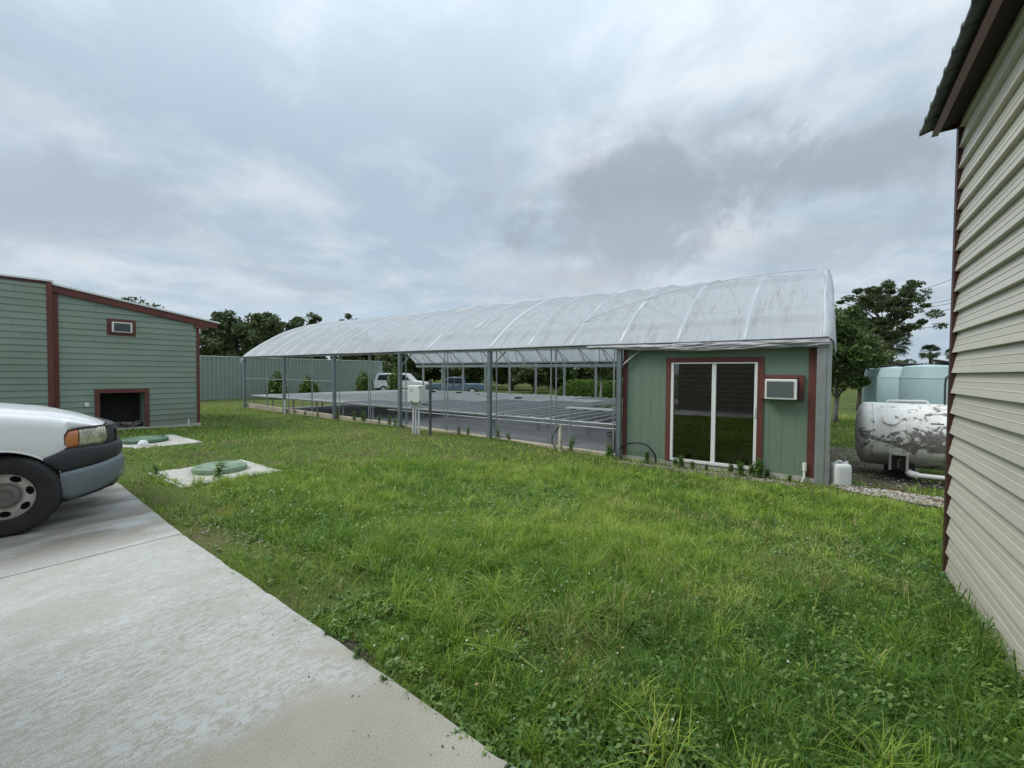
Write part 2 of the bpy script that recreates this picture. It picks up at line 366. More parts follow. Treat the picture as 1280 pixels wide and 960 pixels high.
# concrete drive: two pours with a joint between, shown as real slabs
def drive_mat():
    m = bpy.data.materials.new('broom finished concrete'); m.use_nodes = True; t = m.node_tree; n = t.nodes; l = t.links
    p = n['Principled BSDF']; p.inputs['Roughness'].default_value = .85; p.inputs['Specular IOR Level'].default_value = .25
    g = n.new('ShaderNodeNewGeometry'); sp = n.new('ShaderNodeSeparateXYZ'); l.new(g.outputs['Position'], sp.inputs[0])
    def mapn(scl, rot=0.):
        m_ = n.new('ShaderNodeMapping'); l.new(g.outputs['Position'], m_.inputs[0]); m_.inputs['Scale'].default_value = scl; m_.inputs['Rotation'].default_value = (0, 0, rot); return m_.outputs[0]
    def noise(v, s, d=6, r=.6, ds=0.):
        x = n.new('ShaderNodeTexNoise'); l.new(v, x.inputs[0]); x.inputs['Scale'].default_value = s; x.inputs['Detail'].default_value = d; x.inputs['Roughness'].default_value = r; x.inputs['Distortion'].default_value = ds; return x.outputs['Fac']
    def rng_(v, a, b, lo=0., hi=1.):
        x = n.new('ShaderNodeMapRange'); x.interpolation_type = 'SMOOTHSTEP'; l.new(v, x.inputs[0]); x.inputs[1].default_value = a; x.inputs[2].default_value = b; x.inputs[3].default_value = lo; x.inputs[4].default_value = hi; return x.outputs[0]
    def mix(f, a, b, bt='MIX'):
        x = n.new('ShaderNodeMix'); x.data_type = 'RGBA'; x.blend_type = bt
        if isinstance(f, float): x.inputs[0].default_value = f
        else: l.new(f, x.inputs[0])
        for i, v in ((6, a), (7, b)):
            if isinstance(v, tuple): x.inputs[i].default_value = (*v, 1)
            else: l.new(v, x.inputs[i])
        return x.outputs[2]
    def mth(op, a, b):
        x = n.new('ShaderNodeMath'); x.operation = op
        for i, v in enumerate((a, b)):
            if isinstance(v, (int, float)): x.inputs[i].default_value = v
            else: l.new(v, x.inputs[i])
        return x.outputs[0]
    pos = mapn((1, 1, 1))
    base = mix(rng_(noise(pos, 1.6, 7), .35, .68), (.425, .41, .35), (.365, .35, .295))
    # worn pale film left by cleaning: a ragged tongue streaked along the broom strokes
    bnd = mth('ADD', sp.outputs[0], mth('MULTIPLY', mth('SUBTRACT', noise(mapn((1, .8, 1)), 1.3, 5, .6, .8), .5), 2.6))
    tong = rng_(bnd, -1.75, -2.35)
    thin = rng_(noise(mapn((1.6, .8, 1), .12), 1.3, 5, .6, .6), .34, .60, .42, 1.0)
    streak = noise(mapn((26, 11, 1), .12), 1.25, 6, .72, .6)
    fine = noise(mapn((70, 34, 1), .12), 1.1, 4, .65, .3)
    mott = rng_(mth('ADD', mth('MULTIPLY', streak, .7), mth('MULTIPLY', fine, .3)), .43, .55)
    solid = rng_(sp.outputs[0], -2.6, -4.4, 0., .55)
    mott = mth('MAXIMUM', mott, solid)
    c = mix(mth('MULTIPLY', mth('MULTIPLY', tong, thin), mth('MULTIPLY', mott, .95)), base, (.53, .555, .56))
    grime = rng_(noise(mapn((2.4, .9, 1), .1), .9, 6, .6, .5), .36, .60)
    grime = mth('MULTIPLY', grime, rng_(sp.outputs[0], -4.7, -5.6, .10, .85))
    c = mix(grime, c, (.20, .172, .135))
    edge_ = mth('MULTIPLY', rng_(sp.outputs[1], 1.05, 1.5), .25)
    c = mix(mth('MULTIPLY', edge_, rng_(noise(pos, 5, 5), .4, .6)), c, (.30, .30, .27))
    spk = rng_(noise(pos, 160, 3, .6), .28, .72, .78, 1.2)
    hs = n.new('ShaderNodeHueSaturation'); l.new(c, hs.inputs['Color']); l.new(spk, hs.inputs['Value']); l.new(hs.outputs[0], p.inputs['Base Color'])
    b = n.new('ShaderNodeBump'); b.inputs['Strength'].default_value = .5; b.inputs['Distance'].default_value = .006
    l.new(mth('ADD', noise(pos, 120, 4), mth('MULTIPLY', streak, .6)), b.inputs['Height']); l.new(b.outputs[0], p.inputs['Normal'])
    return m
DRIVE = drive_mat()
dm = MB()
def slab_poly(x0, x1):
    xs = [x0+.002] + list(np.arange(x0+.03, x1-.02, .035)) + [x1-.002]
    top = [(x, float(edge(np.array(x)))+.010*(float(vn.fbm(np.array(x*9.), np.array(2.), 4))-.5)-.012*max(0, float(vn2(np.array(x*6.7), np.array(8.)))-.85)/.15) for x in xs]
    dm.prism([(x0, -9)] + [(x1, -9)] + top[::-1], 'z', -.14, 0.)
slab_poly(-11.0, -4.922); slab_poly(-4.91, -.985); slab_poly(-.973, 4.0)
tag(dm.build('driveway', DRIVE, bevel=.006), kind='structure')

# ------------------------------------------------------------------ green clapboard building on the left
LX = -15.34
lb = thing('clapboard_building', 'green clapboard building with oxide red trim and white roof edge behind the white truck', 'building', (LX-3, 2, -.1))
def clap(mb, X, y0, y1, z0, ztop, exposure=.1535, holes=()):
    """lapped boards facing +x; ztop(y) is the roof line; holes are (y0,y1,z0,z1)"""
    z = z0; k = 0
    while z < max(ztop(y0), ztop(y1)):
        segs = [(y0, y1)]
        for (a, b, c, d) in holes:
            if z+exposure > c and z < d:
                segs = [t for s0, s1 in segs for t in ((s0, min(s1, a)), (max(s0, b), s1)) if t[1]-t[0] > .01]
        # boards butt at staggered joints
        out = []
        for s0, s1 in segs:
            cut = s0 + ((k*1.37+.6) % 3.4)
            while cut < s1-.3:
                out.append((s0, cut-.0015)); s0 = cut+.0015; cut += 3.66
            out.append((s0, s1))
        segs = out
        for s0, s1 in segs:
            z1 = z+exposure+.012
            ta, tb = ztop(s0), ztop(s1)
            if z >= max(ta, tb)-.01: continue
            # clip the board's run where the sloping roof line crosses it
            e0, e1 = s0, s1
            if min(ta, tb) < z1:
                n = 24; ys = np.linspace(s0, s1, n); ok = [y for y in ys if ztop(y) > z+.03]
                if len(ok) < 2: continue
                e0, e1 = ok[0], ok[-1]
            za, zb = min(z1, ztop(e0)), min(z1, ztop(e1))
            mb.quadv([(X+.022, e0, z), (X+.022, e1, z), (X+.003, e1, zb), (X+.003, e0, za), (X-.008, e0, z), (X-.008, e1, z), (X-.008, e1, zb), (X-.008, e0, za)],
                     [(0, 1, 2, 3), (1, 0, 4, 5), (2, 1, 5, 6), (0, 3, 7, 4), (3, 2, 6, 7)])
        z += exposure; k += 1
def rtop(y): return 3.50 + (y-2.09)*(2.99-3.50)/(5.12-2.09)
hatch = (2.90, 3.82, -.06, .93); acw = (3.06, 3.65, 2.46, 2.90)
m_ = MB(); clap(m_, LX, 2.05, 5.12, -.03, rtop, holes=[hatch]); clap(m_, LX+.12, -6.0, 1.96, -.03, lambda y: 3.62)
cw = m_.build('wall', GREEN, lb)
m_ = MB(); m_.box((LX-6, 2.0, -.1), (LX-.52, 5.10, 2.9)); m_.prism([(2.0, 2.9), (5.10, 2.9), (5.10, 2.97), (2.0, 3.48)], 'x', LX-6, LX-.52)
m_.box((LX-6, -6.0, -.1), (LX+.11, 1.95, 3.62))
for a, b, c, d in ((2.0, 2.90, -.1, 2.97), (3.82, 5.10, -.1, 2.97), (2.9, 3.82, .93, 2.97)): m_.box((LX-.52, a, c), (LX-.009, b, d))
m_.prism([(2.0, 2.97), (5.10, 2.97), (2.0, 3.48)], 'x', LX-.52, LX-.009)
m_.build('wall', GREEN, lb)
for bx_ in (((LX-.02, 1.96, -.03), (LX+.15, 2.06, 3.64)), ((LX-.01, 2.062, -.03), (LX+.035, 2.17, 3.40)), ((LX-.02, 5.06, -.03), (LX+.035, 5.135, 2.93))):
    m_ = MB(); m_.box(*bx_); m_.build('corner_trim', RED, lb, bevel=.004)
m_ = MB(); sl_ = (2.99-3.50)/(5.12-2.09)
def fz(y, o): return 3.50 + (y-2.09)*sl_ + o
m_.prism([(2.065, fz(2.065, -.08)), (5.60, fz(5.60, -.08)), (5.60, fz(5.60, .09)), (2.065, fz(2.065, .09))], 'x', LX+.02, LX+.075)
m_.box((LX+.012, 5.02, 2.80), (LX+.068, 5.30, 2.96))
m_.build('fascia', RED, lb, bevel=.004)
m_ = MB()
m_.prism([(2.0, fz(2.0, .093)), (5.66, fz(5.66, .093)), (5.66, fz(5.66, .14)), (2.0, fz(2.0, .14))], 'x', LX-6.1, LX+.11)
m_.box((LX-6.1, -6.1, 3.66), (LX+.17, 2.08, 3.70)); m_.build('roof', WHITEROOF, lb)
m_ = MB(); m_.box((LX+.105, -6.0, 3.60), (LX+.15, 1.958, 3.655)); m_.build('fascia', DRED, lb)
m_ = MB(); m_.box((LX-6, 2.0, -.4), (LX+.06, 5.15, -.035)); m_.box((LX-6, -6, -.4), (LX+.18, 1.98, -.035)); m_.build('foundation', CONC_OLD, lb)
# low hatch opening
m_ = MB()
m_.box((LX-.01, 2.90-.1, -.03), (LX+.04, 2.90, 1.03)); m_.box((LX-.01, 3.82, -.03), (LX+.04, 3.92, 1.03)); m_.box((LX-.01, 2.90, .93), (LX+.04, 3.82, 1.03))
hf = m_.build('hatch_frame', RED, lb, bevel=.004)
m_ = MB(); m_.box((LX-.50, 2.9, -.03), (LX-.46, 3.82, .93)); m_.build('hatch_back', DARK, lb)
m_ = MB()
for i in range(40):
    y = random.uniform(2.95, 3.78); x = LX - random.uniform(.06, .34); s = random.uniform(.03, .08)
    m_.box((-s, -s*.7, -s*.4), (s, s*.7, s*.4), Matrix.Translation((x, y, .0+random.uniform(0, .1))) @ Matrix.Rotation(random.uniform(0, 3), 4, 'Z') @ Matrix.Rotation(random.uniform(-.6, .6), 4, 'X'))
m_.build('rubble', mat('pale rubble', (.16, .15, .14), .9, var=.5, scale=14), lb)
# window air conditioner
m_ = MB(); a, b, c, d = acw
m_.box((LX+.0, a, c), (LX+.03, a+.085, d)); m_.box((LX, b-.085, c), (LX+.03, b, d)); m_.box((LX, a+.085, d-.08), (LX+.03, b-.085, d)); m_.box((LX, a+.085, c), (LX+.03, b-.085, c+.08))
m_.build('window_frame', RED, lb, bevel=.003)
ac = MB(); ac.box((LX+.005, a+.09, c+.085), (LX+.10, b-.09, d-.085)); acb = ac.build('air_conditioner', WHITE, lb, bevel=.008)
gr = MB(); gr.box((LX+.1015, a+.125, c+.11), (LX+.108, b-.13, d-.11))
for k in range(8): gr.box((LX+.109, a+.13, c+.122+k*.022), (LX+.114, b-.135, c+.130+k*.022))
gr.build('grille', mat('grey coil grille', (.10, .11, .11), .6), acb)
m_ = MB(); m_.box((LX+.016, 2.61, .60), (LX+.05, 2.69, .70)); m_.build('outlet_box', WHITE, lb, bevel=.005)
m_ = MB(); m_.tube([(LX+.05, 4.83, -.1), (LX+.05, 4.83, .1)], .022); m_.build('drain_pipe', WPVC, lb)

# ------------------------------------------------------------------ beige sided building on the right
RX = .885
rb = thing('beige_building', 'beige lap sided building with maroon eave and ribbed metal roof at the right edge', 'building', (3, 0, -.06))
m_ = MB(); e = .1655; z = -.08; yA, yB = -8, 5.0
prof = [(.0, .0), (.035, .003), (.033, .014), (.0245, .052), (.0270, .055), (.0230, .060), (.0165, .100), (.0190, .103), (.0150, .108), (.004, .160), (.0, .1655)]
while z < 3.62:
    n = len(prof)
    m_.quadv([(RX-px_, yA, z+pz) for px_, pz in prof] + [(RX-px_, yB, z+pz) for px_, pz in prof], [(i, i+1, n+i+1, n+i) for i in range(n-1)] + [tuple(range(n, 2*n))])
    z += e
m_.build('siding', BEIGE, rb)
m_ = MB(); m_.box((RX+.001, -8, -.1), (6, 5.0, 3.7)); m_.build('wall', BEIGE, rb)
m_ = MB(); m_.box((RX-.040, 5.002, -.08), (RX+.05, 5.07, 3.64)); m_.build('corner_trim', mat('red brown corner trim', (.055, .021, .018), .5, var=.15), rb)
m_ = MB(); m_.box((RX+.055, 5.002, -.08), (6, 5.05, 3.7)); m_.build('wall', BEIGE, rb)
EZ = 3.575; FX = .70; 
m_ = MB(); m_.box((FX, -8, EZ), (FX+.03, 5.07, EZ+.038)); m_.build('fascia', DRED, rb)
m_ = MB(); m_.box((FX-.006, -8, EZ-.012), (FX+.036, 5.072, EZ-.002)); m_.build('drip_edge', mat('mauve metal trim', (.22, .13, .14), .4), rb)
m_ = MB(); m_.quadv([(FX+.03, -8, EZ+.01), (RX+.0, -8, EZ+.06), (RX+.0, 5.07, EZ+.06), (FX+.03, 5.07, EZ+.01)], [(0, 1, 2, 3)]); m_.build('soffit', mat('dark soffit', (.05, .03, .03), .8), rb)
# ribbed roof panel running up towards +x
ys = []; y = 5.09
while y > -8:
    ys += [(y, 0), (y-.006, .0), (y-.022, .028), (y-.048, .028), (y-.064, .0)]; y -= .229
m_ = MB(); r0x, r0z = .62, EZ+.03; sl2 = .32
P = [[(r0x, y, r0z+h), (r0x+5.6, y, r0z+h+5.6*sl2)] for y, h in ys]
m_.grid(P); m_.build('roof', mat('dark grey green metal roofing', (.10, .115, .11), .45, .3, var=.1), rb, solid=.012)
m_ = MB(); m_.prism([(FX+.03, EZ+.012), (6, EZ+.012), (6, r0z+5.3*sl2), (FX+.04, r0z+.012)], 'y', 5.052, 5.071); m_.build('gable_trim', DRED, rb)

# brown sided building right behind the camera: its wall and the drive are what the office door glass mirrors
bb = thing('brown_building', 'brown lap sided building seen mirrored in the glass door of the office', 'building', (-2.2, -3, 0))
m_ = MB(); z = 0.
while z < 3.1:
    m_.quadv([(-5.2, -1.28, z), (.84, -1.28, z), (.84, -1.305, z+.2), (-5.2, -1.305, z+.2), (-5.2, -1.31, z), (.84, -1.31, z)], [(0, 1, 2, 3), (0, 4, 5, 1)]); z += .2
m_.build('siding', mat('brown lap siding', (.26, .22, .175), .6, var=.1), bb)
m_ = MB(); m_.box((-5.2, -6, 0), (.84, -1.31, 3.2)); m_.build('wall', mat('brown lap siding', (.1, .09, .07)), bb)
m_ = MB(); m_.box((-5.35, -6.2, 3.2), (.84, -1.1, 3.3)); m_.build('roof', WHITEROOF, bb)
# ------------------------------------------------------------------ greenhouse
GN, GF, YC = 9.17, 19.84, 14.505
L = 22.0; ZE = 2.20; RAD = 7.996; ZC = ZE + 2.04 - RAD; HA = math.asin((GF-GN)/2/RAD)
def arc(t, r=RAD):
    a = -HA + 2*HA*t
    return YC + r*math.sin(a), ZC + r*math.cos(a)
gh = thing('greenhouse', 'long open sided greenhouse with white plastic arched roof on galvanised posts', 'greenhouse', (-L/2, YC, -.34))
postx = [-3.667*k for k in range(7)]
for k, x in enumerate(postx):
    m_ = MB()
    if k == 0:
        # wide channel shaped end post
        m_.box((-.10, GN-.04, -.42), (.11, GN+.0, 2.14)); m_.box((-.10, GN, -.42), (-.075, GN+.10, 2.14)); m_.box((.085, GN, -.42), (.11, GN+.10, 2.14)); m_.box((-.025, GN-.052, -.42), (.035, GN-.042, 2.14))
    else:
        m_.box((x-.055, GN-.05, -.42), (x+.055, GN+.05, 2.12))
    m_.build('post', GALV if k == 0 else DGALV, gh, bevel=.006)
    if k:
        m_ = MB(); m_.tube([(x+.05, GN, 1.72), (x+.52, GN, 2.10)], .021, 6); m_.build('brace', GALV, gh)
for k in range(13):
    x = -.35 - 1.76*k
    m_ = MB(); m_.box((x-.045, GF-.045, -.42), (x+.045, GF+.045, 2.12)); m_.build('post', GALV, gh)
# thin vertical pipes between posts
pipes = []
for k in range(6):
    xm = postx[k]-1.75
    if k: pipes += [(xm-.09, GN+.16), (xm+.09, GN+.10)]
    pipes += [(postx[k+1]+.14, GN+.12)] if k != 0 else [(postx[1]-.06-.03, GN-.08)]
for x, y in pipes[:]:
    m_ = MB(); m_.tube([(x, y, -.36), (x, y, 2.16)], .017, 6); m_.build('pipe', GALV, gh)
# gutters and rails
m_ = MB(); m_.box((-L-.1, GN-.055, 2.125), (.02, GN+.075, 2.19)); m_.build('gutter', GALV, gh, bevel=.008)
m_ = MB(); m_.box((-L-.1, GF-.06, 1.86), (.05, GF+.06, 2.02)); m_.build('gutter', GALV, gh, bevel=.01)
m_ = MB(); m_.box((-L-.1, GF-.05, 2.10), (.05, GF+.05, 2.16)); m_.build('gutter', GALV, gh)
m_ = MB(); m_.tube([(-L-.3, GN-.075, 2.185)] + [(-L+1.1*i, GN-.078+.004*math.sin(i*2.1), 2.185+.006*math.sin(i*1.3)) for i in range(1, 20)] + [(.06, GN-.07, 2.19)], .02, 6); m_.build('eave_rail', mat('dark batten rail', (.06, .065, .07), .5), gh)
m_ = MB(); m_.tube([(-L, GN, 1.18), (-14.67, GN, 1.18)], .022, 6); m_.build('rail', DGALV, gh)
for i in range(19):
    x = -L + i*L/18
    m_ = MB(); m_.tube([(x, *arc(t, RAD-.0)) for t in np.linspace(0, 1, 49)], .034, 8); m_.build('arch_rib', mat('white coated steel', (.70, .72, .73), .4, var=.05), gh, smooth=True)
    if i % 3 == 0 and i < 18 :
        m_ = MB(); m_.tube([(x, *arc(.16, RAD-.03)), (x, *arc(.84, RAD-.03))], .02, 6)
        for t in (.3, .5, .7):
            y, zz = arc(t, RAD-.03); yb, zb = arc(.16, RAD-.03); m_.tube([(x, y, zz), (x, YC+(y-YC)*.55, zb)], .014, 6)
        m_.build('truss', GALV, gh)
    y, zz = arc(.90, RAD-.02); m_ = MB(); m_.tube([(x, y, zz), (x+.42, GF, 2.06)], .014, 6)
    if i % 2: m_.tube([(x, y, zz), (x-.42, GF, 2.06)], .014, 6)
    m_.build('brace', DGALV, gh)
for t in (.075, .28, .5, .72, .925):
    m_ = MB(); y, zz = arc(t, RAD-(.045 if t > .1 else .12))
    if t == .075: m_.box((-L, y-.02, zz-.09), (0, y+.02, zz+.045))
    else: m_.tube([(-L, y, zz), (0, y, zz)], .02, 6)
    m_.build('purlin', GALV, gh)
# film roof
def film_mat():
    m = bpy.data.materials.new('milky greenhouse film'); m.use_nodes = True; t = m.node_tree; n = t.nodes; l = t.links; n.clear()
    out = n.new('ShaderNodeOutputMaterial'); g = n.new('ShaderNodeNewGeometry'); mp = n.new('ShaderNodeMapping'); l.new(g.outputs['Position'], mp.inputs[0]); mp.inputs['Scale'].default_value = (3.2, .35, .5)
    nz = n.new('ShaderNodeTexNoise'); l.new(mp.outputs[0], nz.inputs[0]); nz.inputs['Scale'].default_value = 2.2; nz.inputs['Detail'].default_value = 9; nz.inputs['Roughness'].default_value = .65
    rp = n.new('ShaderNodeValToRGB'); l.new(nz.outputs['Fac'], rp.inputs[0]); e = rp.color_ramp.elements
    e[0].position = .25; e[0].color = (.42, .43, .41, 1); e[1].position = .46; e[1].color = (.655, .695, .735, 1)
    d = n.new('ShaderNodeBsdfPrincipled'); d.inputs['Roughness'].default_value = .32; d.inputs['Specular IOR Level'].default_value = .5; l.new(rp.outputs[0], d.inputs['Base Color'])
    tl = n.new('ShaderNodeBsdfTranslucent'); l.new(rp.outputs[0], tl.inputs[0])
    ms = n.new('ShaderNodeMixShader'); ms.inputs[0].default_value = .42; l.new(d.outputs[0], ms.inputs[1]); l.new(tl.outputs[0], ms.inputs[2])
    ta = n.new('ShaderNodeBsdfTransparent'); m2 = n.new('ShaderNodeMixShader'); m2.inputs[0].default_value = .15; l.new(ms.outputs[0], m2.inputs[1]); l.new(ta.outputs[0], m2.inputs[2])
    n2 = n.new('ShaderNodeTexNoise'); l.new(mp.outputs[0], n2.inputs[0]); n2.inputs['Scale'].default_value = 5; n2.inputs['Detail'].default_value = 5
    b = n.new('ShaderNodeBump'); b.inputs['Strength'].default_value = .7; b.inputs['Distance'].default_value = .04; l.new(n2.outputs['Fac'], b.inputs['Height']); l.new(b.outputs[0], d.inputs['Normal'])
    l.new(m2.outputs[0], out.inputs[0]); return m
FILM = film_mat()
xs = np.arange(-L-.30, .001, .061); ts = np.concatenate([np.linspace(0, .12, 12), np.linspace(.13, .87, 50), np.linspace(.88, 1, 12)])
P = []
for x in xs:
    ph = ((x+L) % (L/18))/(L/18); rib = .02*math.exp(-(min(ph, 1-ph)*1.22/.06)**2); sag = -.042*math.sin(math.pi*ph)**.7
    row = []
    kk = 1 if x > -L else 3.2*(-L-x)/.3+1
    dz = .06+.035*float(vn(np.array(x*1.7), np.array(3.3)))
    y, zz = arc(0, RAD+.03); row.append((x, y-.045+.03*math.sin(x*5.3)*.4, zz-dz*kk)); 
    for t in ts:
        fold = .032*(float(vn.fbm(np.array(x*3.3+t*9), np.array(t*1.8), 3))-.5)*2*(1.3-abs(t-.5)) + .016*math.sin((x*1.0+t*3.2)*11+5*float(vn2(np.array(x*.7), np.array(t*2))))*float(sst(vn3(np.array(x*.6), np.array(t*3.)), .45, .7))
        y, zz = arc(t, RAD+.03+rib+sag+fold); row.append((x, y, zz))
    y, zz = arc(1, RAD+.03); row.append((x, y+.045, zz-.1)); P.append(row)
m_ = MB(); m_.grid(P); m_.build('roof_film', FILM, gh, smooth=True)
# loose end sheet gathered over the near gable arch
P = []
for i, s in enumerate(np.linspace(0, 1, 11)):
    row = []
    for j, t in enumerate(np.linspace(.0, 1, 60)):
        k = float(vn2.fbm(np.array(t*22.), np.array(s*2.2), 3))-.5
        drop = .28*s*s*(1 if t > .02 else .9)
        y, zz = arc(t, RAD+.06 - .10*s - (.10+.2*max(0, .35-t))*s*s + .05*k)
        x = -.02 + .19*math.sin(s*2.0)*(1.0-.65*min(1, abs(t-.0)*2.2)) + .05*k*s
        row.append((x, y-(.06*math.sin(s*3.1) if t < .05 else 0), zz-.02*s - (.10*s if t < .03 else 0)))
    P.append(row)
m_ = MB(); m_.grid(P); m_.build('end_film', FILM, gh, smooth=True)
# gable sheet closing the near end above the eaves
m_ = MB(); n_ = 40
vs = [(.035+.02*math.sin(i*1.7), *arc(i/n_, RAD-.03)) for i in range(n_+1)]; vb = [(.05, arc(i/n_)[0], ZE-.02) for i in range(n_+1)]
m_.quadv(vs+vb, [(i, i+1, n_+2+i, n_+1+i) for i in range(n_)]); m_.build('gable_film', FILM, gh, smooth=True)
# rolled side curtain hanging in folds above the office wall
P = []
for x in np.arange(-4.4, .10, .03):
    row = []
    wv = float(.25+.75*sst(np.array(x), -4.2, -2.2)); k1 = float(vn3.fbm(np.array(x*1.5), np.array(1.), 2))-.5
    hh = .045+.10*wv+.09*k1*wv
    for j in range(15):
        v = j/14
        q = float(vn2.fbm(np.array(x*5+v*6), np.array(v*5.+x*1.1), 3))-.5; q2 = float(vn.fbm(np.array(x*2.2-v*3), np.array(v*2.), 2))-.5
        row.append((x, GN-.085-.05*math.sin(math.pi*v)+.06*q*wv+.06*q2*wv, 2.175-hh*v+.012*q*v))
    a = row[-1]; row.append((a[0], a[1]+.06, a[2]-.006)); row.append((a[0], a[1]+.075, a[2]+.05)); P.append(row)
m_ = MB(); m_.grid(P); m_.build('side_curtain', mat('gathered grey film', (.46, .46, .485), .4, var=.2, scale=4, trans=.2), gh, smooth=True)
# torn corner flap at the far end
m_ = MB(); m_.quadv([(-L-.32, GN-.03, 2.17), (-L+.25, GN-.05, 2.16), (-L-.1, GN-.09, 2.0), (-L-.22, GN-.05, 1.9)], [(0, 1, 2), (0, 2, 3)]); m_.build('torn_flap', FILM, gh)
# lashing cord over the roof
m_ = MB()
pts = []
for s in np.linspace(0, 1, 30):
    x = -4.9+4.7*s; t = .08+.33*s**.9; pts.append((x, *arc(t, RAD+.055)))
m_.tube(pts, .007, 5); m_.build('lashing_cord', mat('grey cord', (.42, .43, .44), .8), gh)

# concrete and timber kerb in front, ground fabric, floor
m_ = MB(); m_.prism([(-22.1, -.5), (-3.72, -.5), (-3.72, -.27), (-7.5, -.21), (-12, -.13), (-22.1, .02)], 'y', GN+.09, GN+.24)
tag(m_.build('kerb', mat('buff concrete kerb', (.44, .395, .30), .9, var=.2, scale=3, bump=.3), bevel=.01), kind='structure')
FABRIC = mat('woven ground fabric', (.22, .225, .23), .8, col2=(.29, .29, .28), scale=.9, lo=.45, hi=.7, var=.2, var2=.1, scale2=20, stretch=(.5, 1.6, 1), bump=.2)
m_ = MB(); m_.quadv([(-22.2, GN+.22, -.31), (.15, GN+.22, -.31), (.15, GF+.3, -.31), (-22.2, GF+.3, -.31)], [(0, 1, 2, 3)])
tag(m_.build('greenhouse_floor', FABRIC), kind='structure')

# ------------------------------------------------------------------ growing benches
def bench(x0, x1, covered, label, extras):
    b = thing('growing_bench', label, 'bench', ((x0+x1)/2, 14.6, -.31), 'growing benches across the greenhouse')
    zt = .38; ya, yb = 9.52, 20.3 if False else 19.6
    m_ = MB()
    for x in np.linspace(x0, x1, 5): m_.box((x-.024, ya, zt-.05), (x+.024, yb, zt+.028))
    for y in np.arange(ya+.02, yb, 1.68): m_.box((x0+.026, y-.02, zt-.055), (x1-.026, y+.02, zt-.052+.02))
    m_.build('frame', mat('dull bright galvanising', (.50, .53, .53), .5, .25, var=.1), b, bevel=.004)
    for y in (ya+.1, 12.0, 14.5, 17.0, yb-.1):
        for x in (x0, x1):
            k = MB(); k.tube([(x, y, -.33), (x, y, zt-.05)], .017, 6); k.build('leg', GALV, b)
    if covered:
        m_ = MB(); P = []
        for x in np.linspace(x0-.02, x1+.02, 9):
            P.append([(x, y, zt+.006+.012*float(vn.fbm(np.array(x*2), np.array(y*1.4), 2))) for y in np.linspace(ya+covered[0]*(yb-ya), ya+covered[1]*(yb-ya), 34)])
        m_.grid(P); m_.build('mesh_top', mat('dusty grey bench mesh', (.66, .655, .63), .9, col2=(.48, .47, .45), scale=1.2, lo=.4, hi=.7, var=.12, var2=.15, scale2=30, alpha=.86), b)
    return b
pitch = 1.815
desc = ['bare rails', 'bare rails', 'bare rails', 'half covered', 'half covered', 'mostly covered', 'grey covered', 'grey covered', 'grey covered', 'grey covered']
cov_ = [None, None, (.62, .80), (.55, .98), (.38, .99), (.16, .99), (0, 1), (0, 1), (0, 1), (0, 1)]
ordn = ['nearest the office wall', 'second from the office wall', 'third from the office wall', 'fourth from the office wall', 'fifth from the office wall', 'sixth from the office wall',
        'fifth from the far fence end', 'fourth from the far fence end', 'third from the far fence end', 'farthest from the office']
kinds = ['bare galvanised growing bench', 'bare galvanised growing bench', 'galvanised growing bench with one strip of mesh', 'partly covered growing bench', 'mostly covered growing bench', 'grey covered growing bench', 'grey covered growing bench', 'grey covered growing bench', 'grey covered growing bench', 'grey covered growing bench']
for i in range(10):
    x1 = -3.95 - pitch*i; x0 = x1 - pitch + .06
    bench(x0, x1, cov_[i], kinds[i] + ', ' + ordn[i].replace('fifth from the far fence end', 'fourth before the farthest').replace('fourth from the far fence end', 'third before the farthest').replace('third from the far fence end', 'next to the farthest'), None)
m_ = MB(); m_.tube([(-3.72, 9.47, .375), (-10, 9.475, .372), (-22, 9.47, .375)], .024, 8); r1 = m_
m_.tube([(-3.72, 9.49, .27), (-12, 9.49, .27)], .019, 8); 
fr = m_.build('front_rail', GALV); tag(fr, 'galvanised pipe rail running along the front ends of the growing benches', 'rail')
FOAM = mat('white foam board', (.8, .8, .78), .7)
m_ = MB(); m_.box((-6.9, 12.6, .392), (-5.3, 12.95, .43)); tag(m_.build('foam_board', FOAM), 'white foam strip lying across the bare growing benches', 'board')
m_ = MB(); m_.box((-6.6, 14.2, .392), (-5.2, 15.5, .41)); tag(m_.build('turf_mat', mat('green mat', (.10, .15, .06), .9, var=.3, scale=8)), 'mossy green mat lying on the bench rails behind the foam strip', 'mat')
for i, (x, y) in enumerate(((-14.5, 17.2), (-16.4, 17.8), (-18.2, 17.6), (-12.6, 15.6), (-11.0, 15.8), (-20, 18))):
    m_ = MB(); s = .05+.03*(i % 3); P = []
    m_.lathe([(.0, .0), (s*1.1, .0), (s*1.25, s*.5), (s*.7, s*.8), (.0, s*.75)], Matrix.Translation((x, y, .41)) @ Matrix.Rotation(i, 4, 'Z') @ Matrix.Diagonal((1.9, .8, 1, 1)), 10)
    tag(m_.build('fabric_scrap', mat('black fabric scrap', (.03, .03, .032), .9), smooth=True), 'crumpled black fabric scrap lying on the grey covered benches', 'scrap', 'black scraps on the covered benches')

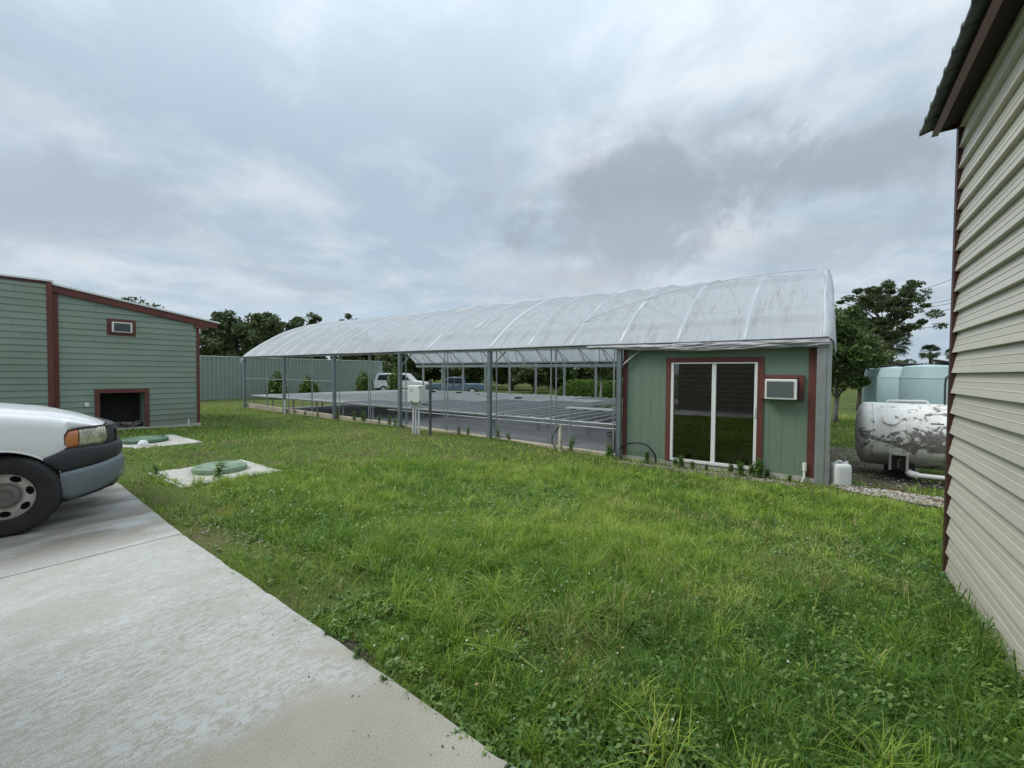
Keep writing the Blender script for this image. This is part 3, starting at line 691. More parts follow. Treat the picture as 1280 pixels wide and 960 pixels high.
# ------------------------------------------------------------------ office under the near end of the greenhouse
SY = 9.26; sx0, sx1 = -3.60, -.115
of = thing('office_shed', 'green plywood office with red trim and sliding glass door under the greenhouse end', 'shed', (-1.8, 10.6, -.3))
dx0, dx1, dz0, dz1 = -2.57, -1.0, -.235, 1.785
m_ = MB()
def ply(x0, x1, z0, z1):
    """grooved sheet facing -y between x0..x1"""
    x = x0; g = .203; 
    while x < x1-1e-4:
        b = min(x+g-.006, x1); m_.box((x, SY, z0), (b, SY+.03, z1))
        if b < x1: m_.box((b, SY+.003, z0), (min(b+.006, x1), SY+.03, z1))
        x += g
ply(sx0, dx0, -.25, 2.16); ply(dx1, sx1, -.25, 2.16); ply(dx0, dx1, dz1, 2.16)
m_.build('wall', TGREEN, of)
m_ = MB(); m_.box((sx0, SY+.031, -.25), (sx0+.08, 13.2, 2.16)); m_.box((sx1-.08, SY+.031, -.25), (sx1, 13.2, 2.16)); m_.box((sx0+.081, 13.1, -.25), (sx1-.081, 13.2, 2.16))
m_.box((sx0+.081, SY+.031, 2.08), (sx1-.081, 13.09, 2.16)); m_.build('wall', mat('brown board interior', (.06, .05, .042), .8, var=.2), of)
m_ = MB(); m_.box((sx0-.01, SY-.012, -.45), (sx1+.02, 13.2, -.252)); m_.build('foundation', CONC_OLD, of)
m_ = MB()
m_.box((sx0-.012, SY-.022, -.25), (sx0+.085, SY-.002, 2.05)); m_.build('corner_trim', RED, of, bevel=.003); m_ = MB(); m_.box((sx1-.10, SY-.022, -.25), (sx1+.012, SY-.002, 2.05)); m_.build('corner_trim', RED, of, bevel=.003)
m_ = MB(); m_.box((sx0-.012, SY-.024, 2.052), (sx1+.012, SY-.002, 2.16)); m_.build('top_trim', RED, of, bevel=.003)
m_ = MB()
m_.box((dx0-.105, SY-.026, -.25), (dx0-.002, SY-.002, dz1+.10)); m_.box((dx1+.002, SY-.026, -.25), (dx1+.10, SY-.002, dz1+.10)); m_.box((dx0-.002, SY-.026, dz1+.002), (dx1+.002, SY-.002, dz1+.10))
m_.build('door_trim', RED, of, bevel=.003)
sd_ = MB()
sd_.box((dx0, SY-.03, dz0), (dx0+.05, SY+.07, dz1)); sd_.box((dx1-.05, SY-.03, dz0), (dx1, SY+.07, dz1)); sd_.box((dx0+.05, SY-.03, dz1-.025), (dx1-.05, SY+.07, dz1)); sd_.box((dx0+.05, SY-.032, dz0-.01), (dx1-.05, SY+.07, dz0+.045))
sdo = sd_.build('sliding_door', WHITE, of, bevel=.004)
xm = (dx0+dx1)/2 + .035
m_ = MB(); m_.box((xm-.04, SY-.012, dz0+.046), (xm+.035, SY+.05, dz1-.026)); m_.build('meeting_stile', WHITE, sdo, bevel=.003)
GL = glass('tinted door glass', (.5, .52, .5), .115)
m_ = MB(); m_.box((dx0+.05, SY+.015, dz0+.045), (xm-.04, SY+.021, dz1-.025)); m_.build('pane', GL, sdo)
m_ = MB(); m_.box((xm+.035, SY+.03, dz0+.045), (dx1-.05, SY+.036, dz1-.025)); m_.build('pane', GL, sdo)
m_ = MB(); m_.box((dx1-.043, SY-.05, .75), (dx1-.02, SY-.031, .95)); m_.build('handle', WHITE, sdo, bevel=.004)
# air conditioner in the wall
a0, a1, b0, b1 = -.955, -.28, 1.10, 1.55
m_ = MB(); m_.box((a0, SY-.022, b0), (a1, SY-.002, b1)); m_.build('window_frame', DRED, of)
m_ = MB(); m_.box((a0, SY-.05, b0), (a0+.07, SY-.0225, b1)); m_.box((a1-.075, SY-.05, b0), (a1, SY-.0225, b1)); m_.box((a0+.07, SY-.05, b1-.055), (a1-.075, SY-.0225, b1)); m_.build('window_frame', RED, of, bevel=.003)
m_ = MB(); m_.box((-.865, SY-.19, b0+.01), (-.375, SY-.023, b1-.075)); acb = m_.build('air_conditioner', WHITE, of, bevel=.012)
m_ = MB(); m_.box((-.835, SY-.197, b0+.05), (-.425, SY-.1915, b1-.115))
for k in range(12): m_.box((-.832, SY-.203, b0+.058+k*.0235), (-.428, SY-.1975, b0+.069+k*.0235))
m_.build('grille', mat('grey condenser fins', (.17, .19, .19), .5), acb)
m_ = MB(); m_.tube([(-.24, SY-.05, -.1), (-.245, SY-.06, -.26), (-.30, SY-.09, -.42)], .02); m_.tube([(-.24, SY-.05, -.14), (-.24, SY-.05, 0.0)], .034); m_.build('drain_pipe', WPVC, of)
# things inside
m_ = MB(); m_.lathe([(.13, 0), (.16, .34), (.165, .36), (.15, .36), (.12, .02)], Matrix.Translation((-1.25, 10.0, -.24)), 20)
tag(m_.build('bucket', mat('pale blue plastic bucket', (.45, .55, .55), .5), smooth='auto'), 'pale bucket standing inside the office behind the right glass pane', 'bucket')
m_ = MB(); m_.box((-2.4, 11.9, .42), (-.3, 12.5, .46)); tb = thing('work_table', 'dark work table inside the office seen through the glass door', 'table', (-1.4, 12.2, -.25)); m_.build('table_top', mat('grey table top', (.12, .12, .12), .5), tb)
for x in (-2.3, -.4):
    for y in (11.95, 12.45): k = MB(); k.box((x-.02, y-.02, -.25), (x+.02, y+.02, .42)); k.build('leg', DARK, tb)
m_ = MB(); pts = [(-3.63, SY-.12, -.40), (-3.62, SY-.12, -.12), (-3.45, SY-.14, .02), (-3.2, SY-.16, .07), (-2.98, SY-.2, .03), (-2.82, SY-.24, -.12), (-2.78, SY-.27, -.28), (-2.72, SY-.32, -.36), (-2.4, SY-.5, -.37), (-1.9, SY-.55, -.37)]
from mathutils import geometry
def smooth_path(pts, n=6):
    pts = [Vector(p) for p in pts]; out = []
    for i in range(len(pts)-1):
        p0, p1, p2, p3 = pts[max(i-1, 0)], pts[i], pts[i+1], pts[min(i+2, len(pts)-1)]
        for k in range(n):
            t = k/n; out.append(.5*((2*p1)+(p2-p0)*t+(2*p0-5*p1+4*p2-p3)*t*t+(3*p1-p0-3*p2+p3)*t**3))
    return out+[pts[-1]]
m_.tube(smooth_path(pts), .019, 8); tag(m_.build('hose', BLACK, smooth=True), 'black hose arching out of the grass at the foot of the office wall', 'hose')

# ------------------------------------------------------------------ bits along the greenhouse front
eb = thing('electrical_box', 'white electrical box on pale conduits standing in front of the greenhouse', 'electrical box', (-9.36, 8.44, -.25))
bc = Vector((-9.40, 8.44, 0)); Mr = Matrix.Translation(bc) @ Matrix.Rotation(R(18), 4, 'Z')
BOXW = mat('white box enamel', (.72, .73, .70), .45, col2=(.6, .6, .55), scale=5, lo=.55, hi=.75)
m_ = MB(); m_.box((-.20, -.16, .68), (.20, .16, 1.17), Mr); bx = m_.build('cabinet', BOXW, eb, bevel=.015)
m_ = MB(); m_.box((-.185, -.178, .70), (.185, -.162, 1.15), Mr); dr = m_.build('door', BOXW, bx, bevel=.006)
m_ = MB(); m_.box((-.13, -.183, 1.0), (-.03, -.1785, 1.08), Mr); m_.build('data_plate', mat('faded label plate', (.5, .56, .6), .5), bx)
m_ = MB()
for x, z_ in ((.20, 1.12), (.20, .72), (-.06, .72)): m_.box((x-.025, -.186, z_-.02), (x+.015, -.179, z_+.02), Mr)
m_.build('latch', mat('dark latch', (.05, .05, .05), .5), bx)
for x, rr_, zt in ((-.10, .028, 0), (-.02, .026, 0), (.08, .03, 0)):
    m_ = MB(); m_.tube([Mr @ Vector((x, -.02, -.4)), Mr @ Vector((x, -.02, .4)), Mr @ Vector((x*.8, -.02, .69))], rr_, 8); m_.build('conduit', mat('pale grey conduit', (.62, .64, .66), .45), eb, smooth='auto')
m_ = MB(); m_.tube([Mr @ Vector((-.14, .02, -.4)), Mr @ Vector((-.14, .02, .7))], .02, 6); m_.build('conduit', mat('dark conduit', (.08, .09, .10), .5), eb)
m_ = MB(); m_.box((-8.90, 8.42, -.4), (-8.84, 8.48, 1.33)); m_.box((-9.2, 8.44, .62), (-8.9, 8.46, .66)); tag(m_.build('steel_post', mat('dark steel post', (.12, .135, .14), .5, .5, var=.2)), 'thin dark steel post with a short arm beside the white electrical box', 'post')
sp = thing('standpipe', 'stubby pale standpipe with a black loop of hose beside the kerb', 'standpipe', (-5.08, 9.1, -.3))
m_ = MB(); m_.lathe([(.045, -.1), (.045, .30), (.036, .46), (.02, .56), (.02, .62), (.0, .62)], Matrix.Translation((-5.08, 9.06, -.3)), 14); m_.build('pipe', mat('stained white pipe', (.62, .56, .46), .5, col2=(.30, .22, .15), scale=8, lo=.5, hi=.7), sp, smooth='auto')
m_ = MB(); m_.tube(smooth_path([(-5.09, 9.05, .28), (-5.2, 9.03, .16), (-5.27, 9.0, -.05), (-5.2, 9.0, -.22), (-5.08, 8.98, -.36)]), .012, 6); m_.build('hose', BLACK, sp)
m_ = MB(); m_.tube([(-4.95, 9.3, -.35), (-4.95, 9.3, .62)], .022, 8); tag(m_.build('stake', GALV), 'short steel stake between the pale standpipe and the bench rail', 'stake')
m_ = MB(); m_.lathe([(.12, 0), (.145, .42), (.16, .43), (.16, .47), (.14, .47), (.11, .03)], Matrix.Translation((-3.98, 9.62, -.31)), 20)
bk = m_.build('bucket', mat('dark grey bucket', (.10, .105, .105), .6, var=.2, scale=8), smooth='auto'); tag(bk, 'dark grey tub standing under the bench rail beside the office corner', 'bucket')
m_ = MB(); m_.tube([(-18.0, 9.02, -.3), (-18.0, 9.02, .36)], .035, 8); tag(m_.build('white_stake', WPVC), 'short white pipe stub standing in grass at the left bays of the greenhouse', 'pipe')

# septic lids
def septic(x0, y0, x1, y1, lx, ly, r, label, lidlabel, z):
    m_ = MB(); nu = 24; pts = []
    for i in range(nu*4):
        k = i//nu; t = (i % nu)/nu
        c = [(x0, y0), (x1, y0), (x1, y1), (x0, y1)]; a, b = c[k], c[(k+1) % 4]
        jit = .03*(random.random()-.5)
        pts.append((a[0]+(b[0]-a[0])*t+jit, a[1]+(b[1]-a[1])*t+jit))
    m_.prism(pts, 'z', z-.12, z); tag(m_.build('concrete_pad', CONC_OLD), label, 'concrete pad', 'concrete pads in the grass')
    t = thing('septic_lid', lidlabel, 'lid', (lx, ly, z), 'green lids on the pads')
    LID = mat('faded green plastic', (.17, .25, .17), .7, col2=(.27, .34, .26), scale=4, lo=.42, hi=.6, var=.12) if x0 > -9 else mat('dark green plastic', (.09, .16, .10), .65, col2=(.16, .23, .16), scale=4, lo=.45, hi=.65, var=.1)
    m_ = MB(); m_.lathe([(r*.96, .002), (r, .03), (r*.98, .07), (r*.9, .085), (r*.55, .10), (r*.2, .11), (0, .112)], Matrix.Translation((lx, ly, z)), 40); m_.build('cover', LID, t, smooth='auto')
    for k in range(8):
        a = k*math.pi/4; M = Matrix.Translation((lx, ly, z)) @ Matrix.Rotation(a, 4, 'Z'); q = MB(); q.box((r*.35, -.010, .085), (r*.86, .010, .0985), M); q.build('rib', LID, t)
septic(-8.35, 2.12, -6.95, 3.42, -7.72, 2.85, .37, 'broken edged concrete pad in the grass beside the driveway', 'pale green round lid on the nearer concrete pad', -.025)
septic(-13.1, 2.15, -11.25, 3.80, -12.25, 3.05, .42, 'pale concrete pad in front of the clapboard building hatch', 'darker green round lid on the pad by the clapboard building', -.045)
m_ = MB(); m_.lathe([(.09, 0), (.09, .05), (.08, .07), (.05, .11), (0, .12)], Matrix.Translation((-11.62, 2.86, -.046)), 20); tag(m_.build('cleanout_cap', WHITE, smooth='auto'), 'small white domed cap on the concrete pad near the green lid', 'cap')

# ------------------------------------------------------------------ white pickup truck at the left edge
TX = -7.03
tk = thing('pickup_truck', 'white work pickup with grey bumper and steel wheels parked on the driveway', 'pickup truck', (TX, -.8, 0))
TP = mat('white truck paint', (.85, .86, .87), .28, spec=.5, coat=.5, var=.03, scale=2, col2=(.62, .62, .61), lo=.6, hi=.8)
plan = [(.975, -.7), (.98, .6), (.985, .80), (.982, .92), (.962, 1.04), (.915, 1.15), (.80, 1.26), (.58, 1.34), (.28, 1.385), (0, 1.395)]
py = np.array([p[1] for p in plan]); pxx = np.array([p[0] for p in plan])
def planx(y): return float(np.interp(y, py, pxx))
zcen = lambda y: float(np.interp(y, [-.6, 0, .5, .9, 1.15, 1.30, 1.395], [1.27, 1.235, 1.19, 1.13, 1.045, .975, .95]))
zsh = lambda y: float(np.interp(y, [-.6, 0, .48, .78, 1.0, 1.12, 1.2], [1.20, 1.18, 1.145, 1.095, 1.035, .995, .975]))
AY, AZ = .42, .38
def zarch(y):
    u = (y-AY)/.45
    return AZ+.42*math.sqrt(max(0, 1-u*u)) if abs(u) < 1 else .0
def zbot(y):
    if y < AY-.45: return .46
    if y < .74: return max(zarch(y), .46)
    if y < .90: return float(np.interp(y, [.74, .90], [.688, .765]))
    return float(np.interp(y, [.90, .93, 1.2], [.95, .96, .985]))-.0
# hood
P = []
for t in np.linspace(-1, 1, 29):
    row = []
    for s in np.linspace(0, 1, 26):
        xo = t*.86; yf = float(np.interp(abs(xo), pxx[::-1][:8], py[::-1][:8])) ; yf = min(yf, 1.395)
        yf -= .075*min(1, max(0, (.84-abs(xo))/.10)); y = -.55 + (yf+.55)*s
        zz = zcen(y)*(1-abs(t)**3) + (zsh(min(y, 1.2))-.0)*abs(t)**3
        zz += .012*math.exp(-((abs(t)-.78)/.09)**2)*(1-s**4)
        if s > .93: zz -= .02*((s-.93)/.07)**2
        row.append((TX+xo, y, zz))
    P.append(row)
m_ = MB(); m_.grid(P); hood = m_.build('hood', TP, tk, smooth=True)
for sg, nm in ((1, 'fender'), (-1, 'fender')):
    P = []
    for y in list(np.linspace(-.55, .73, 40))+list(np.linspace(.74, .895, 8))+list(np.linspace(.905, 1.2, 10)):
        px_ = planx(y); zs = zsh(y); zb = zbot(y); sx = min(.866, px_-.06)
        if y > .9: cols = [(sx, zs), (px_-.035, zs-.012), (px_-.008, zs-.022), (px_, max(zb, zs-.03)), (px_, min(zb, zs-.035)), (px_-.01, min(zb, zs-.035)-.005), (px_-.03, min(zb, zs-.035)-.008)]
        else: cols = [(sx, zs), (px_-.045, zs-.02), (px_-.012, zs-.06), (px_, zs-.12), (px_+.006, (zs-.12+zb)/2), (px_+.012, zb+.02), (px_+.002, zb)]
        P.append([(TX+sg*a, y, b) for a, b in cols])
    m_ = MB(); m_.grid(P); m_.build(nm, TP, tk, smooth=True)
    # wheel well liner
    P = [[(TX+sg*(.985-.25*j), AY+.455*math.cos(a), AZ+.425*math.sin(a)) for j in range(3)] for a in np.linspace(-.2, math.pi+.2, 20)]
    m_ = MB(); m_.grid(P); m_.build('wheel_liner', BLACK, tk)
def ribbon(ya, yb, z0, z1, off, both=True, x_to_center=False, n=26, thick=.05, sgs=(1, -1)):
    """band that follows the nose in plan; ya..yb are parameters along the plan curve by arc length from the side"""
    return
seg = np.cumsum([0]+[math.hypot(plan[i+1][0]-plan[i][0], plan[i+1][1]-plan[i][1]) for i in range(len(plan)-1)])
def pc(s, off=0.):
    x = float(np.interp(s, seg, pxx)); y = float(np.interp(s, seg, py)); e = .02
    dx = float(np.interp(s+e, seg, pxx)-np.interp(s-e, seg, pxx)); dy = float(np.interp(s+e, seg, py)-np.interp(s-e, seg, py)); l = math.hypot(dx, dy) or 1
    return x+off*dy/l, y-off*dx/l
def s_of_y(y): return float(np.interp(y, py, seg))
def band(sa, sb, fz0, fz1, foff, sgs, n=24, nz=6, bulge=0.):
    m = MB()
    for sg in sgs:
        P = []
        for s in np.linspace(sa, sb, n):
            r = []
            z0, z1 = fz0(s), fz1(s)
            for k in range(nz+1):
                v = k/nz; x, y = pc(s, foff(s)+bulge*math.sin(math.pi*v)); r.append((TX+sg*x, y, z0+(z1-z0)*v))
            x, y = pc(s, foff(s)-.06); r.append((TX+sg*x, y, z1)); r.insert(0, (TX+sg*x, y, z0)); P.append(r)
        m.grid(P)
    return m
S = s_of_y; smax = seg[-1]
ip = lambda s, a, b: float(np.interp(s, a, b))
LENS = mat('clouded headlight lens', (.66, .64, .50), .2, .35, spec=.7, col2=(.36, .35, .28), scale=11, lo=.42, hi=.6, coat=.7, bumpy=14.)
AMB = mat('amber lens', (.55, .20, .07), .25, spec=.6, coat=.5)
for sg in (1, -1):
    hl = band(S(.985), S(1.20), lambda s: .775, lambda s: ip(s, [S(.98), S(1.25)], [.955, .965]), lambda s: .004, (sg,), 20, 5, .018).build('headlight', LENS, tk, smooth=True)
    band(S(.885), S(.98), lambda s: ip(s, [S(.885), S(.98)], [.768, .773]), lambda s: ip(s, [S(.885), S(.91), S(.98)], [.90, .94, .953]), lambda s: .004, (sg,), 12, 4, .012).build('turn_signal', AMB, hl, smooth=True)
GREY = mat('dark grey bumper plastic', (.035, .04, .045), .6, var=.1)
band(S(1.205), smax, lambda s: .70, lambda s: ip(s, [S(1.205), S(1.3), smax], [.965, .955, .945]), lambda s: -.004, (1, -1), 20, 4, .02).build('grille', GREY, tk, smooth='auto')
g2 = band(S(1.30), smax, lambda s: .775, lambda s: .90, lambda s: .022, (1, -1), 14, 3, .0).build('grille_insert', BLACK, tk)
m_ = MB(); m_.lathe([(.0, .03), (.055, .028), (.07, .012), (.07, 0)], Matrix.Translation((TX, 1.415, .84)) @ Matrix.Rotation(R(-90), 4, 'X') @ Matrix.Diagonal((1.5, .7, 1, 1)), 24); m_.build('emblem', mat('chrome', (.7, .7, .7), .15, 1.), tk, smooth='auto')
band(S(.735), smax, lambda s: ip(s, [S(.735), S(.84), S(1.25), smax], [.66, .545, .62, .60]), lambda s: ip(s, [S(.735), S(.90), S(1.0), smax], [.69, .765, .77, .76]), lambda s: ip(s, [S(.735), S(.95), S(1.26), smax], [.012, .025, .045, .055]), (1, -1), 36, 6, .018).build('bumper_cover', GREY, tk, smooth=True)
band(S(.845), smax, lambda s: ip(s, [S(.845), S(.90), S(1.26), smax], [.30, .265, .37, .36]), lambda s: ip(s, [S(.845), S(1.25), smax], [.535, .612, .595]), lambda s: ip(s, [S(.845), S(.95), S(1.26), smax], [.016, .035, .06, .07]), (1, -1), 36, 6, .02).build('bumper', mat('silver grey bumper', (.16, .19, .21), .42, .15, var=.06), tk, smooth=True)
band(S(.86), smax, lambda s: ip(s, [S(.86), S(1.2), smax], [.235, .30, .30]), lambda s: ip(s, [S(.86), S(.92), S(1.26), smax], [.30, .29, .385, .37]), lambda s: ip(s, [S(.86), S(1.26), smax], [-.03, .015, .03]), (1, -1), 30, 3, .0).build('valance', BLACK, tk, smooth=True)
m_ = MB(); m_.box((TX-.60, 1.33, .46), (TX-.55, 1.42, .56)); m_.box((TX+.55, 1.33, .46), (TX+.60, 1.42, .56)); m_.build('tow_hook', BLACK, tk, bevel=.01)
for sg in (1, -1):      # shut line between hood and fender, and the trim round the lamp
    m_ = MB(); m_.tube([(TX+sg*min(.863, planx(y)-.062), y, zsh(y)-.004) for y in np.linspace(-.55, 1.16, 24)], .0055, 5); m_.build('panel_gap', BLACK, hood)
    m_ = MB(); pts = [(S(.885), .766), (S(.885), .90), (S(.91), .945), (S(.98), .96), (S(1.20), .972), (S(1.20), .77), (S(.885), .766)]
    m_.tube([(TX+sg*pc(q, .006)[0], pc(q, .006)[1], z_) for a_, b_ in zip(pts[:-1], pts[1:]) for q, z_ in [(a_[0]+(b_[0]-a_[0])*t_, a_[1]+(b_[1]-a_[1])*t_) for t_ in np.linspace(0, 1, 6)]], .006, 5); m_.build('lamp_surround', BLACK, tk)
    m_ = MB(); m_.tube([(TX+sg*(.987+.012*0), AY+.452*math.cos(a), max(AZ+.422*math.sin(a), .46)) for a in np.linspace(.6, math.pi-.2, 26)], .010, 6); m_.build('arch_lip', TP, tk, smooth=True)
# wheels
TYRE = mat('tyre rubber', (.032, .032, .033), .85, var=.2, scale=8); RIM = mat('dusty steel rim', (.60, .585, .55), .5, .2, col2=(.44, .41, .37), scale=6, lo=.4, hi=.65)
def wheel(x, y, sg, steer):
    M = Matrix.Translation((x, y, .37)) @ Matrix.Rotation(steer, 4, 'Z') @ Matrix.Rotation(R(90)*sg, 4, 'Y')
    wt = MB(); wt.lathe([(.21, -.11), (.30, -.125), (.345, -.115), (.368, -.085), (.372, 0), (.368, .085), (.345, .115), (.30, .125), (.225, .11), (.21, .09)], M, 48, False)
    for k in range(48):   # tread blocks
        Mk = M @ Matrix.Rotation(k*2*math.pi/48, 4, 'Z'); wt.box((.366, -.018, -.08), (.376, .014, -.005), Mk); wt.box((.366, -.010, .005), (.376, .022, .08), Mk)
    wo_ = wt.build('wheel', TYRE, tk, smooth='auto')
    n = 210; rad = [0, .05, .085, .10, .12] + [.128+.006*i for i in range(13)] + [.212, .222, .228]
    dep = [.06, .06, .055, .045, .055] + [.060+.005*math.sin(math.pi*i/12) for i in range(13)] + [.06, .098, .108]
    P = [[M @ Vector((r*math.cos(2*math.pi*i/n), r*math.sin(2*math.pi*i/n), d)) for r, d in zip(rad, dep)] for i in range(n)]
    def skip(i, j):
        if not 4 <= j <= 16: return False
        a = (i+.5)/n*7; da = abs(a-round(a))/7*2*math.pi*.167; rr_ = (rad[j]+rad[j+1])/2-.167
        return (da/.040)**2+(rr_/.027)**2 < 1
    rm = MB(); rm.grid(P, skip, True); rm.build('rim', RIM, wo_, smooth='auto')
    hb = MB(); hb.lathe([(.108, .05), (.106, .075), (.09, .092), (.065, .096), (.058, .088), (.03, .088), (.026, .093), (0, .094)], M, 32); hb.build('hub_cap', mat('brown grey hub cap', (.20, .185, .17), .5, .2, var=.1), wo_, smooth='auto')
    db = MB(); db.lathe([(0, .02), (.205, .02), (.205, -.08), (0, -.08)], M, 24); db.build('brake_drum', DARK, wo_)
wheel(TX+.85, .52, 1, R(-20)); wheel(TX-.85, .52, -1, R(-20)); wheel(TX+.85, -2.95, 1, 0); wheel(TX-.85, -2.95, -1, 0)
m_ = MB(); m_.box((TX+.86, .84, .24), (TX+.93, .93, .44)); m_.build('splash_guard', mat('pale splash guard', (.6, .6, .58), .6), tk, bevel=.01)
# cab, doors and bed (beyond the frame)
for sg in (1, -1):
    m_ = MB(); m_.prism([(-.55, .44), (-.55, 1.19), (-.75, 1.22), (-1.75, 1.22), (-1.75, .44)], 'x', TX+sg*.955, TX+sg*.985); d_ = m_.build('door', TP, tk, bevel=.01)
    m_ = MB(); m_.box((TX+sg*.985, -1.68, 1.02), (TX+sg*1.01, -1.52, 1.05)); m_.build('handle', BLACK, d_)
    m_ = MB(); m_.prism([(-.80, 1.225), (-1.25, 1.74), (-1.72, 1.76), (-1.72, 1.225)], 'x', TX+sg*.86, TX+sg*.875); m_.build('side_window', glass('car glass', (.25, .28, .28), .08), d_)
    m_ = MB(); m_.box((TX+sg*.99, -.85, 1.20), (TX+sg*1.17, -.75, 1.38)); m_.build('mirror', BLACK, tk, bevel=.02)
m_ = MB(); m_.box((TX-.95, -1.8, .42), (TX+.95, -.55, .9)); m_.prism([(-.6, 1.20), (-1.25, 1.79), (-1.4, 1.83), (-2.0, 1.84), (-2.2, 1.80), (-2.35, 1.2)], 'x', TX-.85, TX+.85); m_.build('cab', TP, tk, bevel=.03)
m_ = MB(); m_.quadv([(TX-.80, -.66, 1.27), (TX+.80, -.66, 1.27), (TX+.72, -1.25, 1.80), (TX-.72, -1.25, 1.80)], [(0, 1, 2, 3)]); m_.build('windscreen', mat('dark windscreen', (.02, .025, .03), .1, spec=.6), tk, solid=.012)
m_ = MB()
for sg in (1, -1):
    P = []
    for y in np.linspace(-4.35, -1.78, 50):
        u = (y+2.95)/.45; zb = max(.46, AZ+.42*math.sqrt(max(0, 1-u*u)) if abs(u) < 1 else 0); P.append([(TX+sg*.985, y, zb), (TX+sg*.99, y, .9), (TX+sg*.98, y, 1.22), (TX+sg*.9, y, 1.24), (TX+sg*.88, y, .7)])
    m_.grid(P)
m_.box((TX-.9, -4.35, .6), (TX+.9, -1.8, .7)); m_.box((TX-.98, -4.4, .6), (TX+.98, -4.35, 1.24)); m_.build('bed', TP, tk)

# ------------------------------------------------------------------ things at the right: tanks, jug, pipe
def peel_mat():
    m = bpy.data.materials.new('peeling white tank paint'); m.use_nodes = True; t = m.node_tree; n = t.nodes; l = t.links; p = n['Principled BSDF']
    g = n.new('ShaderNodeNewGeometry'); sp_ = n.new('ShaderNodeSeparateXYZ'); l.new(g.outputs['Position'], sp_.inputs[0])
    mp = n.new('ShaderNodeMapping'); l.new(g.outputs['Position'], mp.inputs[0]); mp.inputs['Scale'].default_value = (1, 1, 1.5)
    def noise(s, d, r=.6, ds=0): x = n.new('ShaderNodeTexNoise'); l.new(mp.outputs[0], x.inputs[0]); x.inputs['Scale'].default_value = s; x.inputs['Detail'].default_value = d; x.inputs['Roughness'].default_value = r; x.inputs['Distortion'].default_value = ds; return x.outputs['Fac']
    def mr(v, a, b, lo=0., hi=1., kind='LINEAR'): x = n.new('ShaderNodeMapRange'); x.interpolation_type = kind; l.new(v, x.inputs[0]); x.inputs[1].default_value = a; x.inputs[2].default_value = b; x.inputs[3].default_value = lo; x.inputs[4].default_value = hi; return x.outputs[0]
    def mt(op, a, b):
        x = n.new('ShaderNodeMath'); x.operation = op
        for i, v in enumerate((a, b)):
            if isinstance(v, float): x.inputs[i].default_value = v
            else: l.new(v, x.inputs[i])
        return x.outputs[0]
    def mix(f, a, b):
        x = n.new('ShaderNodeMix'); x.data_type = 'RGBA'; l.new(f, x.inputs[0])
        for i, v in ((6, a), (7, b)):
            if isinstance(v, tuple): x.inputs[i].default_value = (*v, 1)
            else: l.new(v, x.inputs[i])
        return x.outputs[2]
    # the bare band runs round the lower middle of the shell
    zz = sp_.outputs[2]; up = mr(zz, .10, .30, 0, .10, 'SMOOTHSTEP'); dn = mr(zz, .42, .62, 1, .15, 'SMOOTHSTEP')
    band_ = mt('MULTIPLY', up, dn); rightw = mr(sp_.outputs[0], .7, 2.0, -.035, .045)
    f = mt('ADD', mt('ADD', mt('MULTIPLY', noise(3.6, 9, .7, .8), .75), mt('MULTIPLY', noise(13, 5, .6), .22)), mt('ADD', band_, rightw))
    peel = mr(f, .55, .585)
    paint = mix(mr(noise(2, 6), .4, .65), (.88, .88, .86), (.76, .74, .69))
    low = mr(zz, .22, .02, 0, .75, 'SMOOTHSTEP'); paint = mix(mt('MULTIPLY', low, mr(noise(3, 5), .3, .55)), paint, (.36, .35, .29))
    bare = mix(mr(noise(18, 5), .35, .65), (.13, .115, .115), (.27, .245, .24))
    mp2 = n.new('ShaderNodeMapping'); l.new(g.outputs['Position'], mp2.inputs[0]); mp2.inputs['Scale'].default_value = (9, 2, 1.2)
    rn = n.new('ShaderNodeTexNoise'); l.new(mp2.outputs[0], rn.inputs[0]); rn.inputs['Scale'].default_value = 1.5; rn.inputs['Detail'].default_value = 6
    paint = mix(mt('MULTIPLY', mr(rn.outputs['Fac'], .50, .72), mr(zz, .95, .3, 0., .55)), paint, (.36, .27, .18))
    l.new(mix(peel, paint, bare), p.inputs['Base Color']); p.inputs['Roughness'].default_value = .6
    b = n.new('ShaderNodeBump'); b.inputs['Strength'].default_value = .4; b.inputs['Distance'].default_value = .01; b.invert = True; l.new(peel, b.inputs['Height']); l.new(b.outputs[0], p.inputs['Normal'])
    return m
PEEL = peel_mat()
pt = thing('gas_tank', 'old white cylindrical gas tank with peeling paint lying beside the beige building', 'tank', (2.2, 11.05, -.36))
Mt = Matrix.Translation((.54, 11.05, .43)) @ Matrix.Rotation(R(90), 4, 'Y'); tr_ = .60
prof = [(0, .0)] + [(tr_*math.sin(a)**.55, .0+.20*(1-math.cos(a)**.75)) for a in np.linspace(.06, math.pi/2, 16)] + [(tr_, .22+.2*i) for i in range(1, 15)] + [(tr_*math.cos(a), 3.05+.23*math.sin(a)) for a in np.linspace(.1, math.pi/2-.05, 8)]
m_ = MB(); m_.lathe(prof, Mt, 48); m_.build('shell', PEEL, pt, smooth=True)
m_ = MB(); m_.box((1.0, 10.44, -.17), (1.035, 10.53, .14)); m_.box((1.235, 10.44, -.17), (1.27, 10.53, .14)); m_.box((1.035, 10.44, .105), (1.235, 10.53, .14)); m_.build('valve_frame', mat('tan steel', (.40, .38, .33), .6, var=.2, scale=8), pt, bevel=.006)
m_ = MB(); m_.box((1.036, 10.47, -.17), (1.234, 10.56, .104)); m_.build('valve_recess', BLACK, pt)
m_ = MB(); m_.tube([(1.13, 10.45, -.12), (1.13, 10.45, .0), (1.16, 10.44, .05)], .02); m_.build('valve', mat('dull brass valve', (.10, .09, .07), .5, .4), pt)
